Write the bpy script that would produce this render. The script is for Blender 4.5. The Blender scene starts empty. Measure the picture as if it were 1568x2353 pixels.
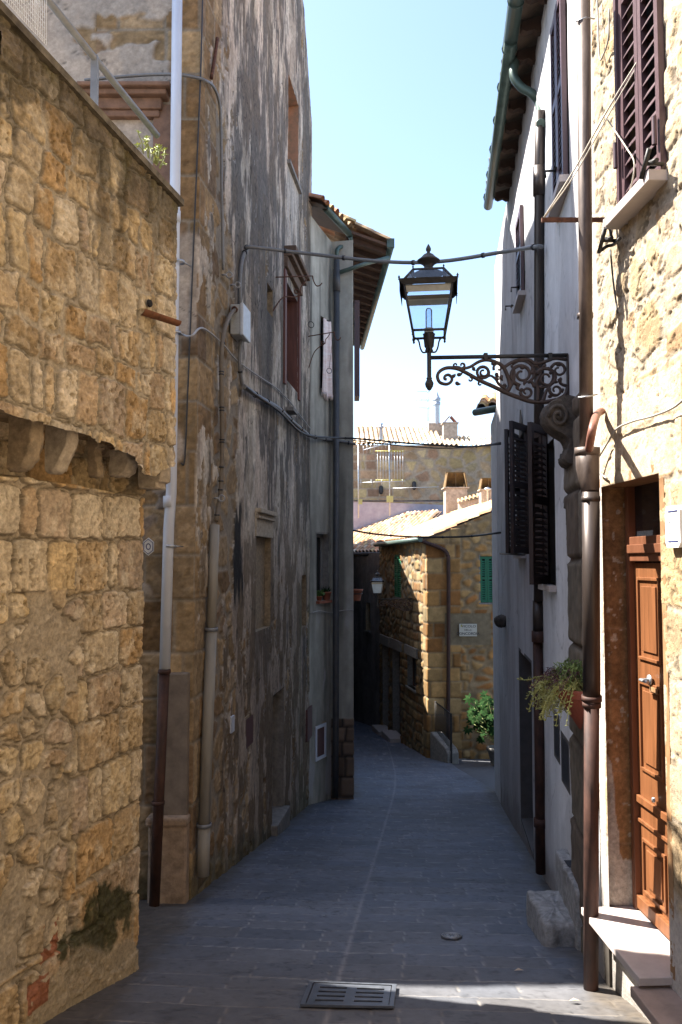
import bpy, math, random
import numpy as np
from mathutils import Vector as V
random.seed(7)
sc = bpy.context.scene
COL = sc.collection
# ---------------------------------------------------------------- camera, sky, sun, exposure
F = 1899.0; CX = 784.0; CY = 1176.5            # focal length and centre, in units of a 1568 x 2353 picture
PITCH = math.atan(113.5 / F)
cam = bpy.data.cameras.new('camera'); camo = bpy.data.objects.new('camera', cam); COL.objects.link(camo)
camo.location = (0, 0, 0); camo.rotation_euler = (math.pi / 2 + PITCH, 0, 0)
cam.sensor_fit = 'VERTICAL'; cam.sensor_height = 22.3; cam.lens = 22.3 * F / 2353.0
cam.clip_start = 0.05; cam.clip_end = 5000
sc.camera = camo
SUN = V((-1.0, 0.315, 1.42)).normalized()
w = bpy.data.worlds.new("World"); sc.world = w; w.use_nodes = True
nt = w.node_tree
sky = nt.nodes.new('ShaderNodeTexSky'); sky.sky_type = 'NISHITA'; sky.sun_disc = False
sky.sun_elevation = math.asin(SUN.z); sky.sun_rotation = math.atan2(SUN.x, SUN.y) % (2 * math.pi)
sky.air_density = 1.0; sky.dust_density = 1.5; sky.ozone_density = 1.0; sky.altitude = 300
bg = nt.nodes['Background']; bg.inputs['Strength'].default_value = 0.09
nt.links.new(sky.outputs[0], bg.inputs['Color'])
sl = bpy.data.lights.new('sun', 'SUN'); sl.energy = 5.0; sl.angle = math.radians(0.5); sl.color = (1.0, 0.95, 0.87)
slo = bpy.data.objects.new('sun', sl); COL.objects.link(slo); slo.location = (-20, 10, 30)
slo.rotation_euler = (-SUN).to_track_quat('-Z', 'Y').to_euler()
sc.view_settings.view_transform = 'Standard'; sc.view_settings.look = 'None'
sc.view_settings.exposure = 2.2; sc.view_settings.gamma = 1.0
try:
    sc.cycles.max_bounces = 8; sc.cycles.diffuse_bounces = 5
except Exception: pass

# ---------------------------------------------------------------- projection helpers (pixel of the photo -> point on a real surface)
cP, sP = math.cos(PITCH), math.sin(PITCH)
def ray(px, py):
    x = (px - CX) / F; y = (CY - py) / F
    return (x, cP - y * sP, sP + y * cP)
def atd(px, py, d):
    r = ray(px, py); t = d / r[1]; return V((r[0] * t, d, r[2] * t))
GY = [-40, -14, -6, 0, 20, 22, 25, 30, 35, 60, 3000]
GZ = [0.2, 0.2, -0.7, -1.6, -4.90, -5.14, -5.40, -5.80, -6.25, -7.0, -7.0]
def G(y): return float(np.interp(y, GY, GZ))
def gp(px, py):
    r = ray(px, py); lo, hi = 1.0, 80.0
    for _ in range(50):
        m = (lo + hi) / 2
        if r[2] * m > G(r[1] * m): lo = m
        else: hi = m
    return V((r[0] * lo, r[1] * lo, r[2] * lo))

class Path:
    """vertical wall following a plan polyline; side=+1: the outer face is to the right of travel"""
    def __init__(s, pts, side=1, r=0.03):
        s.p = [np.array(q, float) for q in pts]; s.r = r; s.side = side
        s.L = [float(np.linalg.norm(b - a)) for a, b in zip(s.p, s.p[1:])]
        s.c = np.concatenate([[0], np.cumsum(s.L)])
        s.u = [(b - a) / l for a, b, l in zip(s.p, s.p[1:], s.L)]
        s.n = [np.array([u[1], -u[0]]) * side for u in s.u]
    def frame(s, S):
        S = np.asarray(S, float); k = np.clip(np.searchsorted(s.c, S, side='right') - 1, 0, len(s.u) - 1)
        U = np.array(s.u)[k]; P0 = np.array(s.p)[k]; pos = P0 + U * (S - s.c[k])[..., None]
        N = np.array(s.n)[k].copy()
        for j in range(1, len(s.c) - 1):
            d = S - s.c[j]; m = np.abs(d) < s.r; t = (d[m] / s.r + 1) / 2
            nn = s.n[j - 1][None] * (1 - t)[:, None] + s.n[j][None] * t[:, None]
            N[m] = nn
        return pos, N
    def at(s, px, py, k=0, off=0.0):
        """s, z where the pixel's ray meets segment k's plane moved out by off"""
        r = ray(px, py); n = s.n[k]; p = s.p[k] + n * off
        t = float(np.dot(p, n)) / (r[0] * n[0] + r[1] * n[1])
        q = np.array([r[0] * t, r[1] * t]) - p
        return s.c[k] + float(np.dot(q, s.u[k])), r[2] * t
    def pt(s, S, z, off=0.0, k=None):
        if k is None: k = int(np.clip(np.searchsorted(s.c, S, side='right') - 1, 0, len(s.u) - 1))
        q = s.p[k] + s.u[k] * (S - s.c[k]) + s.n[k] * off
        return V((q[0], q[1], z))
    def pp(s, px, py, off=0.0, k=0):
        S, z = s.at(px, py, k, off); return s.pt(S, z, off, k)
    def U(s, k=0): return V((s.u[k][0], s.u[k][1], 0))
    def N(s, k=0): return V((s.n[k][0], s.n[k][1], 0))

# ---------------------------------------------------------------- noise
def h2(ix, iy, seed):
    a = np.sin(ix * 127.1 + iy * 311.7 + seed * 74.7) * 43758.5453
    return a - np.floor(a)
def rnd(i, seed): 
    a = np.sin(np.asarray(i, float) * 12.9898 + seed * 78.233) * 43758.5453
    return a - np.floor(a)
def vn(x, y, seed=0):
    xi = np.floor(x); yi = np.floor(y); fx = x - xi; fy = y - yi
    fx = fx * fx * (3 - 2 * fx); fy = fy * fy * (3 - 2 * fy)
    a = h2(xi, yi, seed); b = h2(xi + 1, yi, seed); c = h2(xi, yi + 1, seed); d = h2(xi + 1, yi + 1, seed)
    return (a * (1 - fx) + b * fx) * (1 - fy) + (c * (1 - fx) + d * fx) * fy
def fbm(x, y, o=4, seed=0):
    r = 0; am = .5; t = 0
    for i in range(o):
        r = r + am * vn(x, y, seed + i * 13); t += am; am *= .5; x = x * 2.03 + 5.1; y = y * 2.03 + 1.7
    return r / t
def ss(a, b, x):
    t = np.clip((x - a) / (b - a), 0, 1); return t * t * (3 - 2 * t)
def mix(a, b, t):
    return np.asarray(a) * (1 - t[..., None]) + np.asarray(b) * t[..., None]
def courses(S, Z, hr, wr, seed, warp=.02, wf=3., R=.03):
    rg = np.random.RandomState(seed)
    Sw = S + warp * (fbm(S * wf, Z * wf, 3, seed) - .5) * 2; Zw = Z + warp * (fbm(S * wf + 9, Z * wf, 3, seed + 5) - .5) * 2
    zb = [float(Zw.min()) - hr[1]]
    while zb[-1] < float(Zw.max()) + hr[1]: zb.append(zb[-1] + rg.uniform(*hr))
    zb = np.array(zb); idx = np.clip(np.searchsorted(zb, Zw) - 1, 0, len(zb) - 2)
    ez = np.minimum(Zw - zb[idx], zb[idx + 1] - Zw); es = np.zeros_like(ez); ids = np.zeros_like(ez)
    smin, smax = float(Sw.min()), float(Sw.max())
    for r in range(len(zb) - 1):
        b = [smin - wr[1] * rg.rand()]
        while b[-1] < smax + wr[1]: b.append(b[-1] + (rg.uniform(*wr) if rg.rand() > .2 else rg.uniform(wr[0] * .35, wr[0] * .7)))
        b = np.array(b); m = idx == r
        if not m.any(): continue
        j = np.clip(np.searchsorted(b, Sw[m]) - 1, 0, len(b) - 2)
        es[m] = np.minimum(Sw[m] - b[j], b[j + 1] - Sw[m]); ids[m] = r * 97 + j + 1
    e = np.minimum(es, ez); c = (es < R) & (ez < R)
    e = np.where(c, R - np.hypot(R - es, R - ez), e)
    return e, ids
def rubble(S, Z, cs, cz, seed, jit=.85, warp=.25):
    a = S / cs + warp * (fbm(S / cs * 2, Z / cz * 2, 2, seed + 3) - .5); b = Z / cz + warp * (fbm(S / cs * 2 + 7, Z / cz * 2, 2, seed + 4) - .5)
    ai = np.floor(a); bi = np.floor(b); F1 = np.full(a.shape, 9.); F2 = F1.copy(); I = np.zeros(a.shape)
    for dx in (-1, 0, 1):
        for dy in (-1, 0, 1):
            cx = ai + dx; cy = bi + dy
            px = cx + .5 + (h2(cx, cy, seed) - .5) * jit; py = cy + .5 + (h2(cx, cy, seed + 31) - .5) * jit
            d = np.hypot(a - px, b - py); i = cx * 57 + cy * 131
            m = d < F1
            F2 = np.where(m, F1, np.minimum(F2, d)); I = np.where(m, i, I); F1 = np.where(m, d, F1)
    return (F2 - F1) * .5 * min(cs, cz), I
def pick(pal, r):
    pal = np.array(pal); return pal[np.clip((r * len(pal)).astype(int), 0, len(pal) - 1)]

def chips(S, Z, a=.034, b=.028, seed=0):
    e, i = rubble(S, Z, a, b, 200 + seed, .95, .5); e2, i2 = rubble(S, Z, a * 2.6, b * 2.6, 210 + seed, .95, .5)
    r = rnd(i, 5); r2 = rnd(i2, 7)
    return (r - .5) * .55 + (r2 - .5) * .8, r, r2
# ---------------------------------------------------------------- materials
MATS = {}
def _base(name):
    m = bpy.data.materials.new(name); m.use_nodes = True; n = m.node_tree; b = n.nodes['Principled BSDF']
    return m, n, b
def _noise(n, tc, scale, detail=6, rough=.6, stretch=None):
    t = n.nodes.new('ShaderNodeTexNoise'); t.inputs['Scale'].default_value = scale
    t.inputs['Detail'].default_value = detail; t.inputs['Roughness'].default_value = rough
    if stretch:
        mp = n.nodes.new('ShaderNodeMapping'); mp.inputs['Scale'].default_value = stretch
        n.links.new(tc, mp.inputs['Vector']); n.links.new(mp.outputs[0], t.inputs['Vector'])
    else: n.links.new(tc, t.inputs['Vector'])
    return t
def vmat(name, rough=.9, fine=40., amt=.5, bump=.5, dist=.004, pits=True, spec=.25):
    """wall material: colour of the masonry from the mesh's own stones, times fine grain; grain and pits as bump"""
    m, n, b = _base(name); L = n.links.new
    at = n.nodes.new('ShaderNodeAttribute'); at.attribute_name = 'Col'
    tc = n.nodes.new('ShaderNodeTexCoord').outputs['Object']
    t1 = _noise(n, tc, fine, 8, .7); t2 = _noise(n, tc, fine * .17, 5, .65)
    mr = n.nodes.new('ShaderNodeMapRange'); mr.inputs[1].default_value = .3; mr.inputs[2].default_value = .7
    mr.inputs[3].default_value = 1 - amt; mr.inputs[4].default_value = 1 + amt * .8; L(t1.outputs[0], mr.inputs[0])
    mr2 = n.nodes.new('ShaderNodeMapRange'); mr2.inputs[1].default_value = .3; mr2.inputs[2].default_value = .7
    mr2.inputs[3].default_value = 1 - amt * .5; mr2.inputs[4].default_value = 1 + amt * .5; L(t2.outputs[0], mr2.inputs[0])
    mm = n.nodes.new('ShaderNodeMath'); mm.operation = 'MULTIPLY'; L(mr.outputs[0], mm.inputs[0]); L(mr2.outputs[0], mm.inputs[1])
    vm = n.nodes.new('ShaderNodeVectorMath'); vm.operation = 'SCALE'; L(at.outputs['Color'], vm.inputs[0]); L(mm.outputs[0], vm.inputs['Scale'])
    L(vm.outputs[0], b.inputs['Base Color'])
    bp = n.nodes.new('ShaderNodeBump'); bp.inputs['Strength'].default_value = bump; bp.inputs['Distance'].default_value = dist
    if pits:
        vo = n.nodes.new('ShaderNodeTexVoronoi'); vo.inputs['Scale'].default_value = fine * 1.3; L(tc, vo.inputs['Vector'])
        m3 = n.nodes.new('ShaderNodeMapRange'); m3.inputs[1].default_value = 0; m3.inputs[2].default_value = .28; L(vo.outputs['Distance'], m3.inputs[0])
        ad = n.nodes.new('ShaderNodeMath'); ad.operation = 'MULTIPLY_ADD'; ad.inputs[1].default_value = .35
        L(m3.outputs[0], ad.inputs[0]); L(t1.outputs[0], ad.inputs[2]); L(ad.outputs[0], bp.inputs['Height'])
    else: L(t1.outputs[0], bp.inputs['Height'])
    L(bp.outputs[0], b.inputs['Normal'])
    b.inputs['Roughness'].default_value = rough; b.inputs['Specular IOR Level'].default_value = spec
    MATS[name] = m; return m
def mat(name, col, rough=.6, metal=0., var=.15, scale=20., bump=.15, stretch=None, col2=None, spec=.4, dist=.003):
    if name in MATS: return MATS[name]
    m, n, b = _base(name); L = n.links.new
    tc = n.nodes.new('ShaderNodeTexCoord').outputs['Object']
    t1 = _noise(n, tc, scale, 7, .65, stretch)
    cr = n.nodes.new('ShaderNodeValToRGB'); cr.color_ramp.elements[0].position = .33; cr.color_ramp.elements[1].position = .68
    c2 = col2 if col2 else tuple(min(1, c * (1 + var)) for c in col)
    cr.color_ramp.elements[0].color = (*[c * (1 - var) for c in col], 1); cr.color_ramp.elements[1].color = (*c2, 1)
    L(t1.outputs[0], cr.inputs[0]); L(cr.outputs[0], b.inputs['Base Color'])
    bp = n.nodes.new('ShaderNodeBump'); bp.inputs['Strength'].default_value = bump; bp.inputs['Distance'].default_value = dist
    L(t1.outputs[0], bp.inputs['Height']); L(bp.outputs[0], b.inputs['Normal'])
    rr = n.nodes.new('ShaderNodeMapRange'); rr.inputs[3].default_value = max(0, rough - .12); rr.inputs[4].default_value = min(1, rough + .12)
    L(t1.outputs[0], rr.inputs[0]); L(rr.outputs[0], b.inputs['Roughness'])
    b.inputs['Metallic'].default_value = metal; b.inputs['Specular IOR Level'].default_value = spec
    MATS[name] = m; return m
def glassmat(name, col=(.9, .95, 1), rough=.05):
    m = bpy.data.materials.new(name); m.use_nodes = True; n = m.node_tree; n.nodes.clear(); L = n.links.new
    o = n.nodes.new('ShaderNodeOutputMaterial'); mx = n.nodes.new('ShaderNodeMixShader')
    tr = n.nodes.new('ShaderNodeBsdfTransparent'); tr.inputs[0].default_value = (*col, 1)
    gl = n.nodes.new('ShaderNodeBsdfGlossy'); gl.inputs['Roughness'].default_value = rough
    fr = n.nodes.new('ShaderNodeFresnel'); fr.inputs[0].default_value = 1.5
    tc = n.nodes.new('ShaderNodeTexCoord').outputs['Object']; t1 = _noise(n, tc, 9, 4, .6)
    a = n.nodes.new('ShaderNodeMath'); a.operation = 'MULTIPLY_ADD'; a.inputs[1].default_value = .10
    L(t1.outputs[0], a.inputs[0]); L(fr.outputs[0], a.inputs[2])
    L(a.outputs[0], mx.inputs[0]); L(tr.outputs[0], mx.inputs[1]); L(gl.outputs[0], mx.inputs[2]); L(mx.outputs[0], o.inputs[0])
    MATS[name] = m; return m
M_TUFF = vmat('tuff_masonry', fine=45, amt=.38, bump=.8, dist=.007)
M_TUFFS = vmat('sunlit_tuff_masonry', fine=38, amt=.28, bump=.8, dist=.008)
M_PLAST = vmat('weathered_plaster', fine=30, amt=.22, bump=.45, dist=.004, pits=False)
M_SMOOTH = vmat('painted_render', fine=18, amt=.08, bump=.25, dist=.003, pits=False)
M_FAR = vmat('distant_masonry', fine=8, amt=.25, bump=.4, dist=.01, pits=False)
M_PAVE = vmat('stone_paving', fine=22, amt=.16, bump=.35, dist=.002, pits=False, rough=.62, spec=.5)
M_TILE = vmat('clay_tiles', fine=12, amt=.22, bump=.3, dist=.003, pits=False, rough=.85)
IRON = mat('dark_iron', (.035, .032, .030), .55, .3, .3, 30, .3)
RUST = mat('rusty_iron', (.10, .035, .018), .8, .1, .4, 30, .5, col2=(.16, .07, .04))
BRPIPE = mat('brown_cast_iron', (.045, .020, .015), .65, .1, .45, 14, .5, stretch=(1, 1, .4), col2=(.085, .038, .026))
COPPER = mat('weathered_copper', (.10, .072, .06), .5, .35, .45, 11, .35, stretch=(1, 1, .25), col2=(.17, .13, .11))
COPDARK = mat('dark_copper', (.05, .038, .033), .4, .4, .3, 8, .15, stretch=(1, 1, .2))
GREENCU = mat('green_gutter', (.075, .11, .095), .45, .3, .25, 7, .15)
WHPIPE = mat('white_plastic_pipe', (.58, .61, .68), .45, 0, .14, 5, .1, stretch=(1, 1, .3), col2=(.62, .66, .73))
GRPIPE = mat('grey_painted_conduit', (.27, .25, .21), .6, 0, .15, 14, .2, stretch=(1, 1, .15))
GRCABLE = mat('grey_cable', (.17, .17, .17), .5, 0, .15, 40, .1)
DKCABLE = mat('black_cable', (.03, .03, .032), .5, 0, .2, 40, .1)
STEEL = mat('galvanised_steel', (.42, .43, .44), .4, .7, .15, 18, .1)
ZINC = mat('grey_painted_steel', (.22, .23, .245), .5, .3, .15, 15, .1)
SHUT = mat('dark_brown_shutter', (.028, .015, .013), .5, 0, .25, 18, .15)
SHUTP = mat('plum_brown_shutter', (.085, .05, .055), .4, 0, .12, 14, .1)
GREENS = mat('green_shutter', (.012, .12, .055), .5, 0, .15, 14, .1)
WOOD = mat('varnished_wood', (.165, .062, .022), .5, 0, .32, 34, .2, stretch=(1, 1, .06), spec=.4)
OLDWOOD = mat('old_brown_wood', (.07, .032, .022), .7, 0, .3, 20, .3, stretch=(1, 1, .1))
REDWOOD = mat('faded_red_wood', (.15, .06, .045), .7, 0, .25, 20, .3, stretch=(1, 1, .1))
MARBLE = mat('marble_slab', (.42, .36, .33), .5, 0, .1, 9, .12)
STONE = mat('grey_stone', (.20, .185, .165), .75, 0, .3, 14, .6, dist=.01)
TUFFM = mat('carved_tuff', (.27, .205, .13), .9, 0, .35, 22, .8, dist=.012)
TUFFW = mat('pale_carved_stone', (.42, .35, .26), .85, 0, .3, 24, .7, dist=.01)
BROWNST = mat('brown_stone_jamb', (.23, .115, .045), .8, 0, .25, 6, .35, dist=.006, col2=(.33, .19, .09))
DARK = mat('dark_interior', (.012, .011, .011), .8, 0, .2, 8, .1)
DGLASS = mat('dark_window_glass', (.014, .016, .02), .08, 0, .2, 3, .02, spec=.7)
TERRA = mat('terracotta', (.30, .10, .055), .75, 0, .18, 18, .2)
COPING = mat('mossy_coping', (.10, .075, .045), .9, 0, .45, 12, .6, col2=(.20, .165, .11))
BOARD = mat('eave_planks', (.10, .055, .035), .75, 0, .3, 12, .3, stretch=(.3, 1, 1))
GLASS = glassmat('lantern_glass', (.80, .88, .95))

# ---------------------------------------------------------------- object helpers
LOC = {}
def setp(o, label=None, cat=None, group=None, kind=None):
    if label: o['label'] = label
    if cat: o['category'] = cat
    if group: o['group'] = group
    if kind: o['kind'] = kind
    return o
def thing(name, label, cat, loc, group=None):
    o = bpy.data.objects.new(name, None); o.empty_display_size = .2; COL.objects.link(o); o.location = loc
    LOC[o.name] = V(loc); return setp(o, label, cat, group)
class MB:
    def __init__(s): s.v = []; s.f = []; s.sm = []
    def quad(s, *p, sm=False):
        i = len(s.v); s.v += [V(q) for q in p]; s.f.append(tuple(range(i, i + len(p)))); s.sm.append(sm); return s
    def obox(s, o, a, b, c):
        """box from corner o along vectors a, b, c"""
        o, a, b, c = V(o), V(a), V(b), V(c)
        if a.cross(b).dot(c) < 0: a, b = b, a
        P = [o, o + a, o + a + b, o + b, o + c, o + a + c, o + a + b + c, o + b + c]; i = len(s.v); s.v += P
        for f in ((3, 2, 1, 0), (4, 5, 6, 7), (0, 1, 5, 4), (1, 2, 6, 5), (2, 3, 7, 6), (3, 0, 4, 7)):
            s.f.append(tuple(i + k for k in f)); s.sm.append(False)
        return s
    def box(s, c, u, n, w, t, h):
        """centre-bottom c, width w along u, thickness t along n, height h"""
        u = V(u).normalized(); n = V(n).normalized()
        return s.obox(V(c) - u * w / 2 - n * t / 2, u * w, n * t, V((0, 0, h)))
    def tube(s, pts, r, n=8, cap=True):
        pts = [V(p) for p in pts]; rs = r if isinstance(r, (list, tuple)) else [r] * len(pts)
        i0 = len(s.v); prev = None
        for k, p in enumerate(pts):
            t = (pts[min(k + 1, len(pts) - 1)] - pts[max(k - 1, 0)]).normalized()
            if prev is None:
                a = V((0, 0, 1)) if abs(t.z) < .9 else V((1, 0, 0)); x = t.cross(a).normalized()
            else: x = (prev - t * prev.dot(t)).normalized()
            prev = x; y = t.cross(x)
            for j in range(n):
                an = 2 * math.pi * j / n; s.v.append(p + (x * math.cos(an) + y * math.sin(an)) * rs[k])
        for k in range(len(pts) - 1):
            for j in range(n):
                a = i0 + k * n + j; b = i0 + k * n + (j + 1) % n
                s.f.append((a, b, b + n, a + n)); s.sm.append(True)
        if cap:
            s.f.append(tuple(i0 + j for j in range(n))[::-1]); s.sm.append(False)
            e = i0 + (len(pts) - 1) * n; s.f.append(tuple(e + j for j in range(n))); s.sm.append(False)
        return s
    def lathe(s, prof, o, n=16, ax=None, arc=None, sm=True):
        o = V(o); z = V(ax).normalized() if ax else V((0, 0, 1)); a = V((1, 0, 0)) if abs(z.x) < .9 else V((0, 1, 0))
        x = z.cross(a).normalized(); y = z.cross(x); i0 = len(s.v)
        for r, h in prof:
            for j in range(n):
                an = 2 * math.pi * j / n; s.v.append(o + z * h + (x * math.cos(an) + y * math.sin(an)) * max(r, 1e-4))
        for k in range(len(prof) - 1):
            for j in range(n):
                a_ = i0 + k * n + j; b_ = i0 + k * n + (j + 1) % n
                s.f.append((a_, b_, b_ + n, a_ + n)); s.sm.append(sm)
        return s
    def prism(s, poly, o, u, v, w):
        """polygon (list of 2-D) in plane o,u,v extruded by vector w"""
        o, u, v, w = V(o), V(u), V(v), V(w); i = len(s.v); n = len(poly)
        s.v += [o + u * a + v * b for a, b in poly]; s.v += [o + u * a + v * b + w for a, b in poly]
        s.f.append(tuple(range(i, i + n))[::-1]); s.f.append(tuple(range(i + n, i + 2 * n))); s.sm += [False, False]
        for k in range(n):
            s.f.append((i + k, i + (k + 1) % n, i + n + (k + 1) % n, i + n + k)); s.sm.append(False)
        return s
    def ring(s, c, r, t, u, v, n=16, m=6):
        c, u, v = V(c), V(u), V(v)
        pts = [c + (u * math.cos(2 * math.pi * k / n) + v * math.sin(2 * math.pi * k / n)) * r for k in range(n + 1)]
        return s.tube(pts, t, m, cap=False)
    def blob(s, c, rad, seed=0, n=10, m=8, rough=.15, ax=None):
        c = V(c); i0 = len(s.v); rg = random.Random(seed); ph = [rg.uniform(0, 6) for _ in range(6)]
        A = ax if ax else (V((1, 0, 0)), V((0, 1, 0)), V((0, 0, 1)))
        for k in range(m + 1):
            th = math.pi * k / m
            for j in range(n):
                a = 2 * math.pi * j / n
                q = 1 + rough * (math.sin(3 * a + ph[0] + 2 * th) * .5 + math.sin(5 * a + ph[1]) * math.sin(2 * th + ph[2]) * .5 + math.sin(4 * th + ph[3]) * .4)
                s.v.append(c + A[0] * (rad[0] * q * math.sin(th) * math.cos(a)) + A[1] * (rad[1] * q * math.sin(th) * math.sin(a)) + A[2] * (rad[2] * q * math.cos(th)))
        for k in range(m):
            for j in range(n):
                a_ = i0 + k * n + j; b_ = i0 + k * n + (j + 1) % n
                s.f.append((a_, a_ + n, b_ + n, b_)); s.sm.append(True)
        return s
def linkmesh(name, me, m, parent, label=None):
    o = bpy.data.objects.new(name, me); COL.objects.link(o)
    if m: me.materials.append(m)
    if parent: o.parent = parent
    LOC[o.name] = LOC[parent.name] if parent else V((0, 0, 0))
    if label: o['label'] = label
    return o
def part(name, mb, m, parent=None, label=None, bevel=0):
    off = LOC[parent.name] if parent else V((0, 0, 0))
    me = bpy.data.meshes.new(name); me.from_pydata([tuple(q - off) for q in mb.v], [], mb.f)
    me.polygons.foreach_set('use_smooth', mb.sm); me.update()
    o = linkmesh(name, me, m, parent, label)
    if bevel:
        b = o.modifiers.new('bevel', 'BEVEL'); b.width = bevel; b.segments = 2; b.limit_method = 'ANGLE'
    return o
def solo(name, mb, m, label, cat, loc=None, group=None, bevel=0):
    """a thing that is a single mesh, origin at loc"""
    if loc is None: loc = sum((q for q in mb.v), V((0, 0, 0))) / len(mb.v); loc.z = min(q.z for q in mb.v)
    me = bpy.data.meshes.new(name); me.from_pydata([tuple(q - V(loc)) for q in mb.v], [], mb.f)
    me.polygons.foreach_set('use_smooth', mb.sm); me.update(); me.materials.append(m)
    o = bpy.data.objects.new(name, me); COL.objects.link(o); o.location = loc; LOC[o.name] = V(loc)
    if bevel:
        b = o.modifiers.new('bevel', 'BEVEL'); b.width = bevel; b.segments = 2; b.limit_method = 'ANGLE'
    return setp(o, label, cat, group)
def cr(pts, n=6):
    """Catmull-Rom through pts"""
    P = [V(p) for p in pts]; P = [P[0] * 2 - P[1]] + P + [P[-1] * 2 - P[-2]]; out = []
    for i in range(1, len(P) - 2):
        for k in range(n):
            t = k / n; a, b, c, d = P[i - 1:i + 3]
            out.append(.5 * ((2 * b) + (c - a) * t + (2 * a - 5 * b + 4 * c - d) * t * t + (3 * b - a - 3 * c + d) * t ** 3))
    out.append(P[-2]); return out
def lin(a, b, step, extra=()):
    n = max(2, int(round((b - a) / step)) + 1); x = np.linspace(a, b, n); ex = np.array([e for e in extra if a < e < b])
    for e in ex: x = x[np.abs(x - e) > step * .45]
    x = np.concatenate([x, ex, [a, b]]); return np.unique(np.round(x, 6))
def gridmesh(name, X, Y, Zc, C, keep, m, parent, flip=False, label=None):
    ns, nz = X.shape; off = LOC[parent.name] if parent else V((0, 0, 0))
    co = np.stack([X - off.x, Y - off.y, Zc - off.z], -1).reshape(-1, 3)
    i = np.arange(ns * nz).reshape(ns, nz)
    q = np.stack([i[:-1, :-1], i[1:, :-1], i[1:, 1:], i[:-1, 1:]], -1)[keep]
    if flip: q = q[:, ::-1]
    used = np.zeros(ns * nz, bool); used[q.ravel()] = True; mp = np.cumsum(used) - 1
    co = co[used]; q = mp[q]; cc = C.reshape(-1, 3)[used]
    me = bpy.data.meshes.new(name); me.vertices.add(len(co)); me.vertices.foreach_set('co', co.ravel().astype(np.float32))
    me.loops.add(q.size); me.loops.foreach_set('vertex_index', q.ravel().astype(np.int32))
    me.polygons.add(len(q)); me.polygons.foreach_set('loop_start', np.arange(0, q.size, 4, dtype=np.int32))
    me.polygons.foreach_set('use_smooth', np.ones(len(q), bool))
    me.update(calc_edges=True); me.validate()
    ca = me.color_attributes.new('Col', 'FLOAT_COLOR', 'POINT')
    ca.data.foreach_set('color', np.concatenate([np.clip(cc, 0.004, .95), np.ones((len(cc), 1))], 1).ravel().astype(np.float32))
    return linkmesh(name, me, m, parent, label)
def sheet(name, P, s_rng, z_rng, ds, dz, fn, holes=(), top=None, m=None, parent=None, lean=None, label=None, bot=None):
    """fn(S,Z)->(H, C). A wall face with real relief, openings cut out."""
    sa = lin(s_rng[0], s_rng[1], ds, [h[0] for h in holes] + [h[1] for h in holes] + [c for c in P.c[1:-1]])
    za = lin(z_rng[0], z_rng[1], dz, [h[2] for h in holes] + [h[3] for h in holes])
    S, Z = np.meshgrid(sa, za, indexing='ij'); Zr = Z
    if top is not None: Z = np.minimum(Z, top(S))
    if bot is not None: Z = np.maximum(Z, bot(S))
    H, C = fn(S, Z)
    for h in holes:    # settle the relief at the edge of openings
        d = np.maximum(np.maximum(h[0] - S, S - h[1]), np.maximum(h[2] - Z, Z - h[3])); H = np.where(d < 1e-4, H * .3, H)
    pos, N = P.frame(sa); X = pos[:, 0][:, None] + N[:, 0][:, None] * H; Y = pos[:, 1][:, None] + N[:, 1][:, None] * H
    if lean is not None:
        dx, dy = lean(S, Z); X = X + dx; Y = Y + dy
    sc_ = (sa[:-1] + sa[1:]) / 2; zc = (Z[:-1, :-1] + Z[:-1, 1:]) / 2
    keep = (Z[:-1, 1:] - Z[:-1, :-1]) > 1e-4
    for h in holes:
        keep &= ~((sc_[:, None] > h[0]) & (sc_[:, None] < h[1]) & (zc > h[2]) & (zc < h[3]))
    return gridmesh(name, X, Y, Z, C, keep, m, parent, flip=(P.side < 0), label=label)
def reveal(mb, P, k, s0, s1, z0, z1, dep, sides='LRTB', th=.03, out=0.0):
    """the four sides of an opening as real slabs going into the wall"""
    u, n = P.U(k), P.N(k); up = V((0, 0, 1)); o = lambda s, z: P.pt(s, z, out, k)
    if 'L' in sides: mb.obox(o(s0, z0), -u * th, -n * (dep + out), up * (z1 - z0))
    if 'R' in sides: mb.obox(o(s1, z0), u * th, -n * (dep + out), up * (z1 - z0))
    if 'T' in sides: mb.obox(o(s0 - th, z1), u * (s1 - s0 + 2 * th), -n * (dep + out), up * th)
    if 'B' in sides: mb.obox(o(s0 - th, z0), u * (s1 - s0 + 2 * th), -n * (dep + out), -up * th)
    return mb
def panel(mb, P, k, s0, s1, z0, z1, dep, th=.04):
    u, n = P.U(k), P.N(k)
    return mb.obox(P.pt(s0, z0, -dep, k), u * (s1 - s0), -n * th, V((0, 0, z1 - z0)))
def rect(P, k, pxa, pxb, pyt, pyb, ref='a'):
    """opening in wall coordinates from pixels; heights are read at the px named by ref"""
    pr = pxa if ref == 'a' else pxb
    sa, _ = P.at(pxa, (pyt + pyb) / 2, k); sb, _ = P.at(pxb, (pyt + pyb) / 2, k)
    _, zt = P.at(pr, pyt, k); _, zb = P.at(pr, pyb, k)
    return (min(sa, sb), max(sa, sb), zb, zt)
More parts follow.
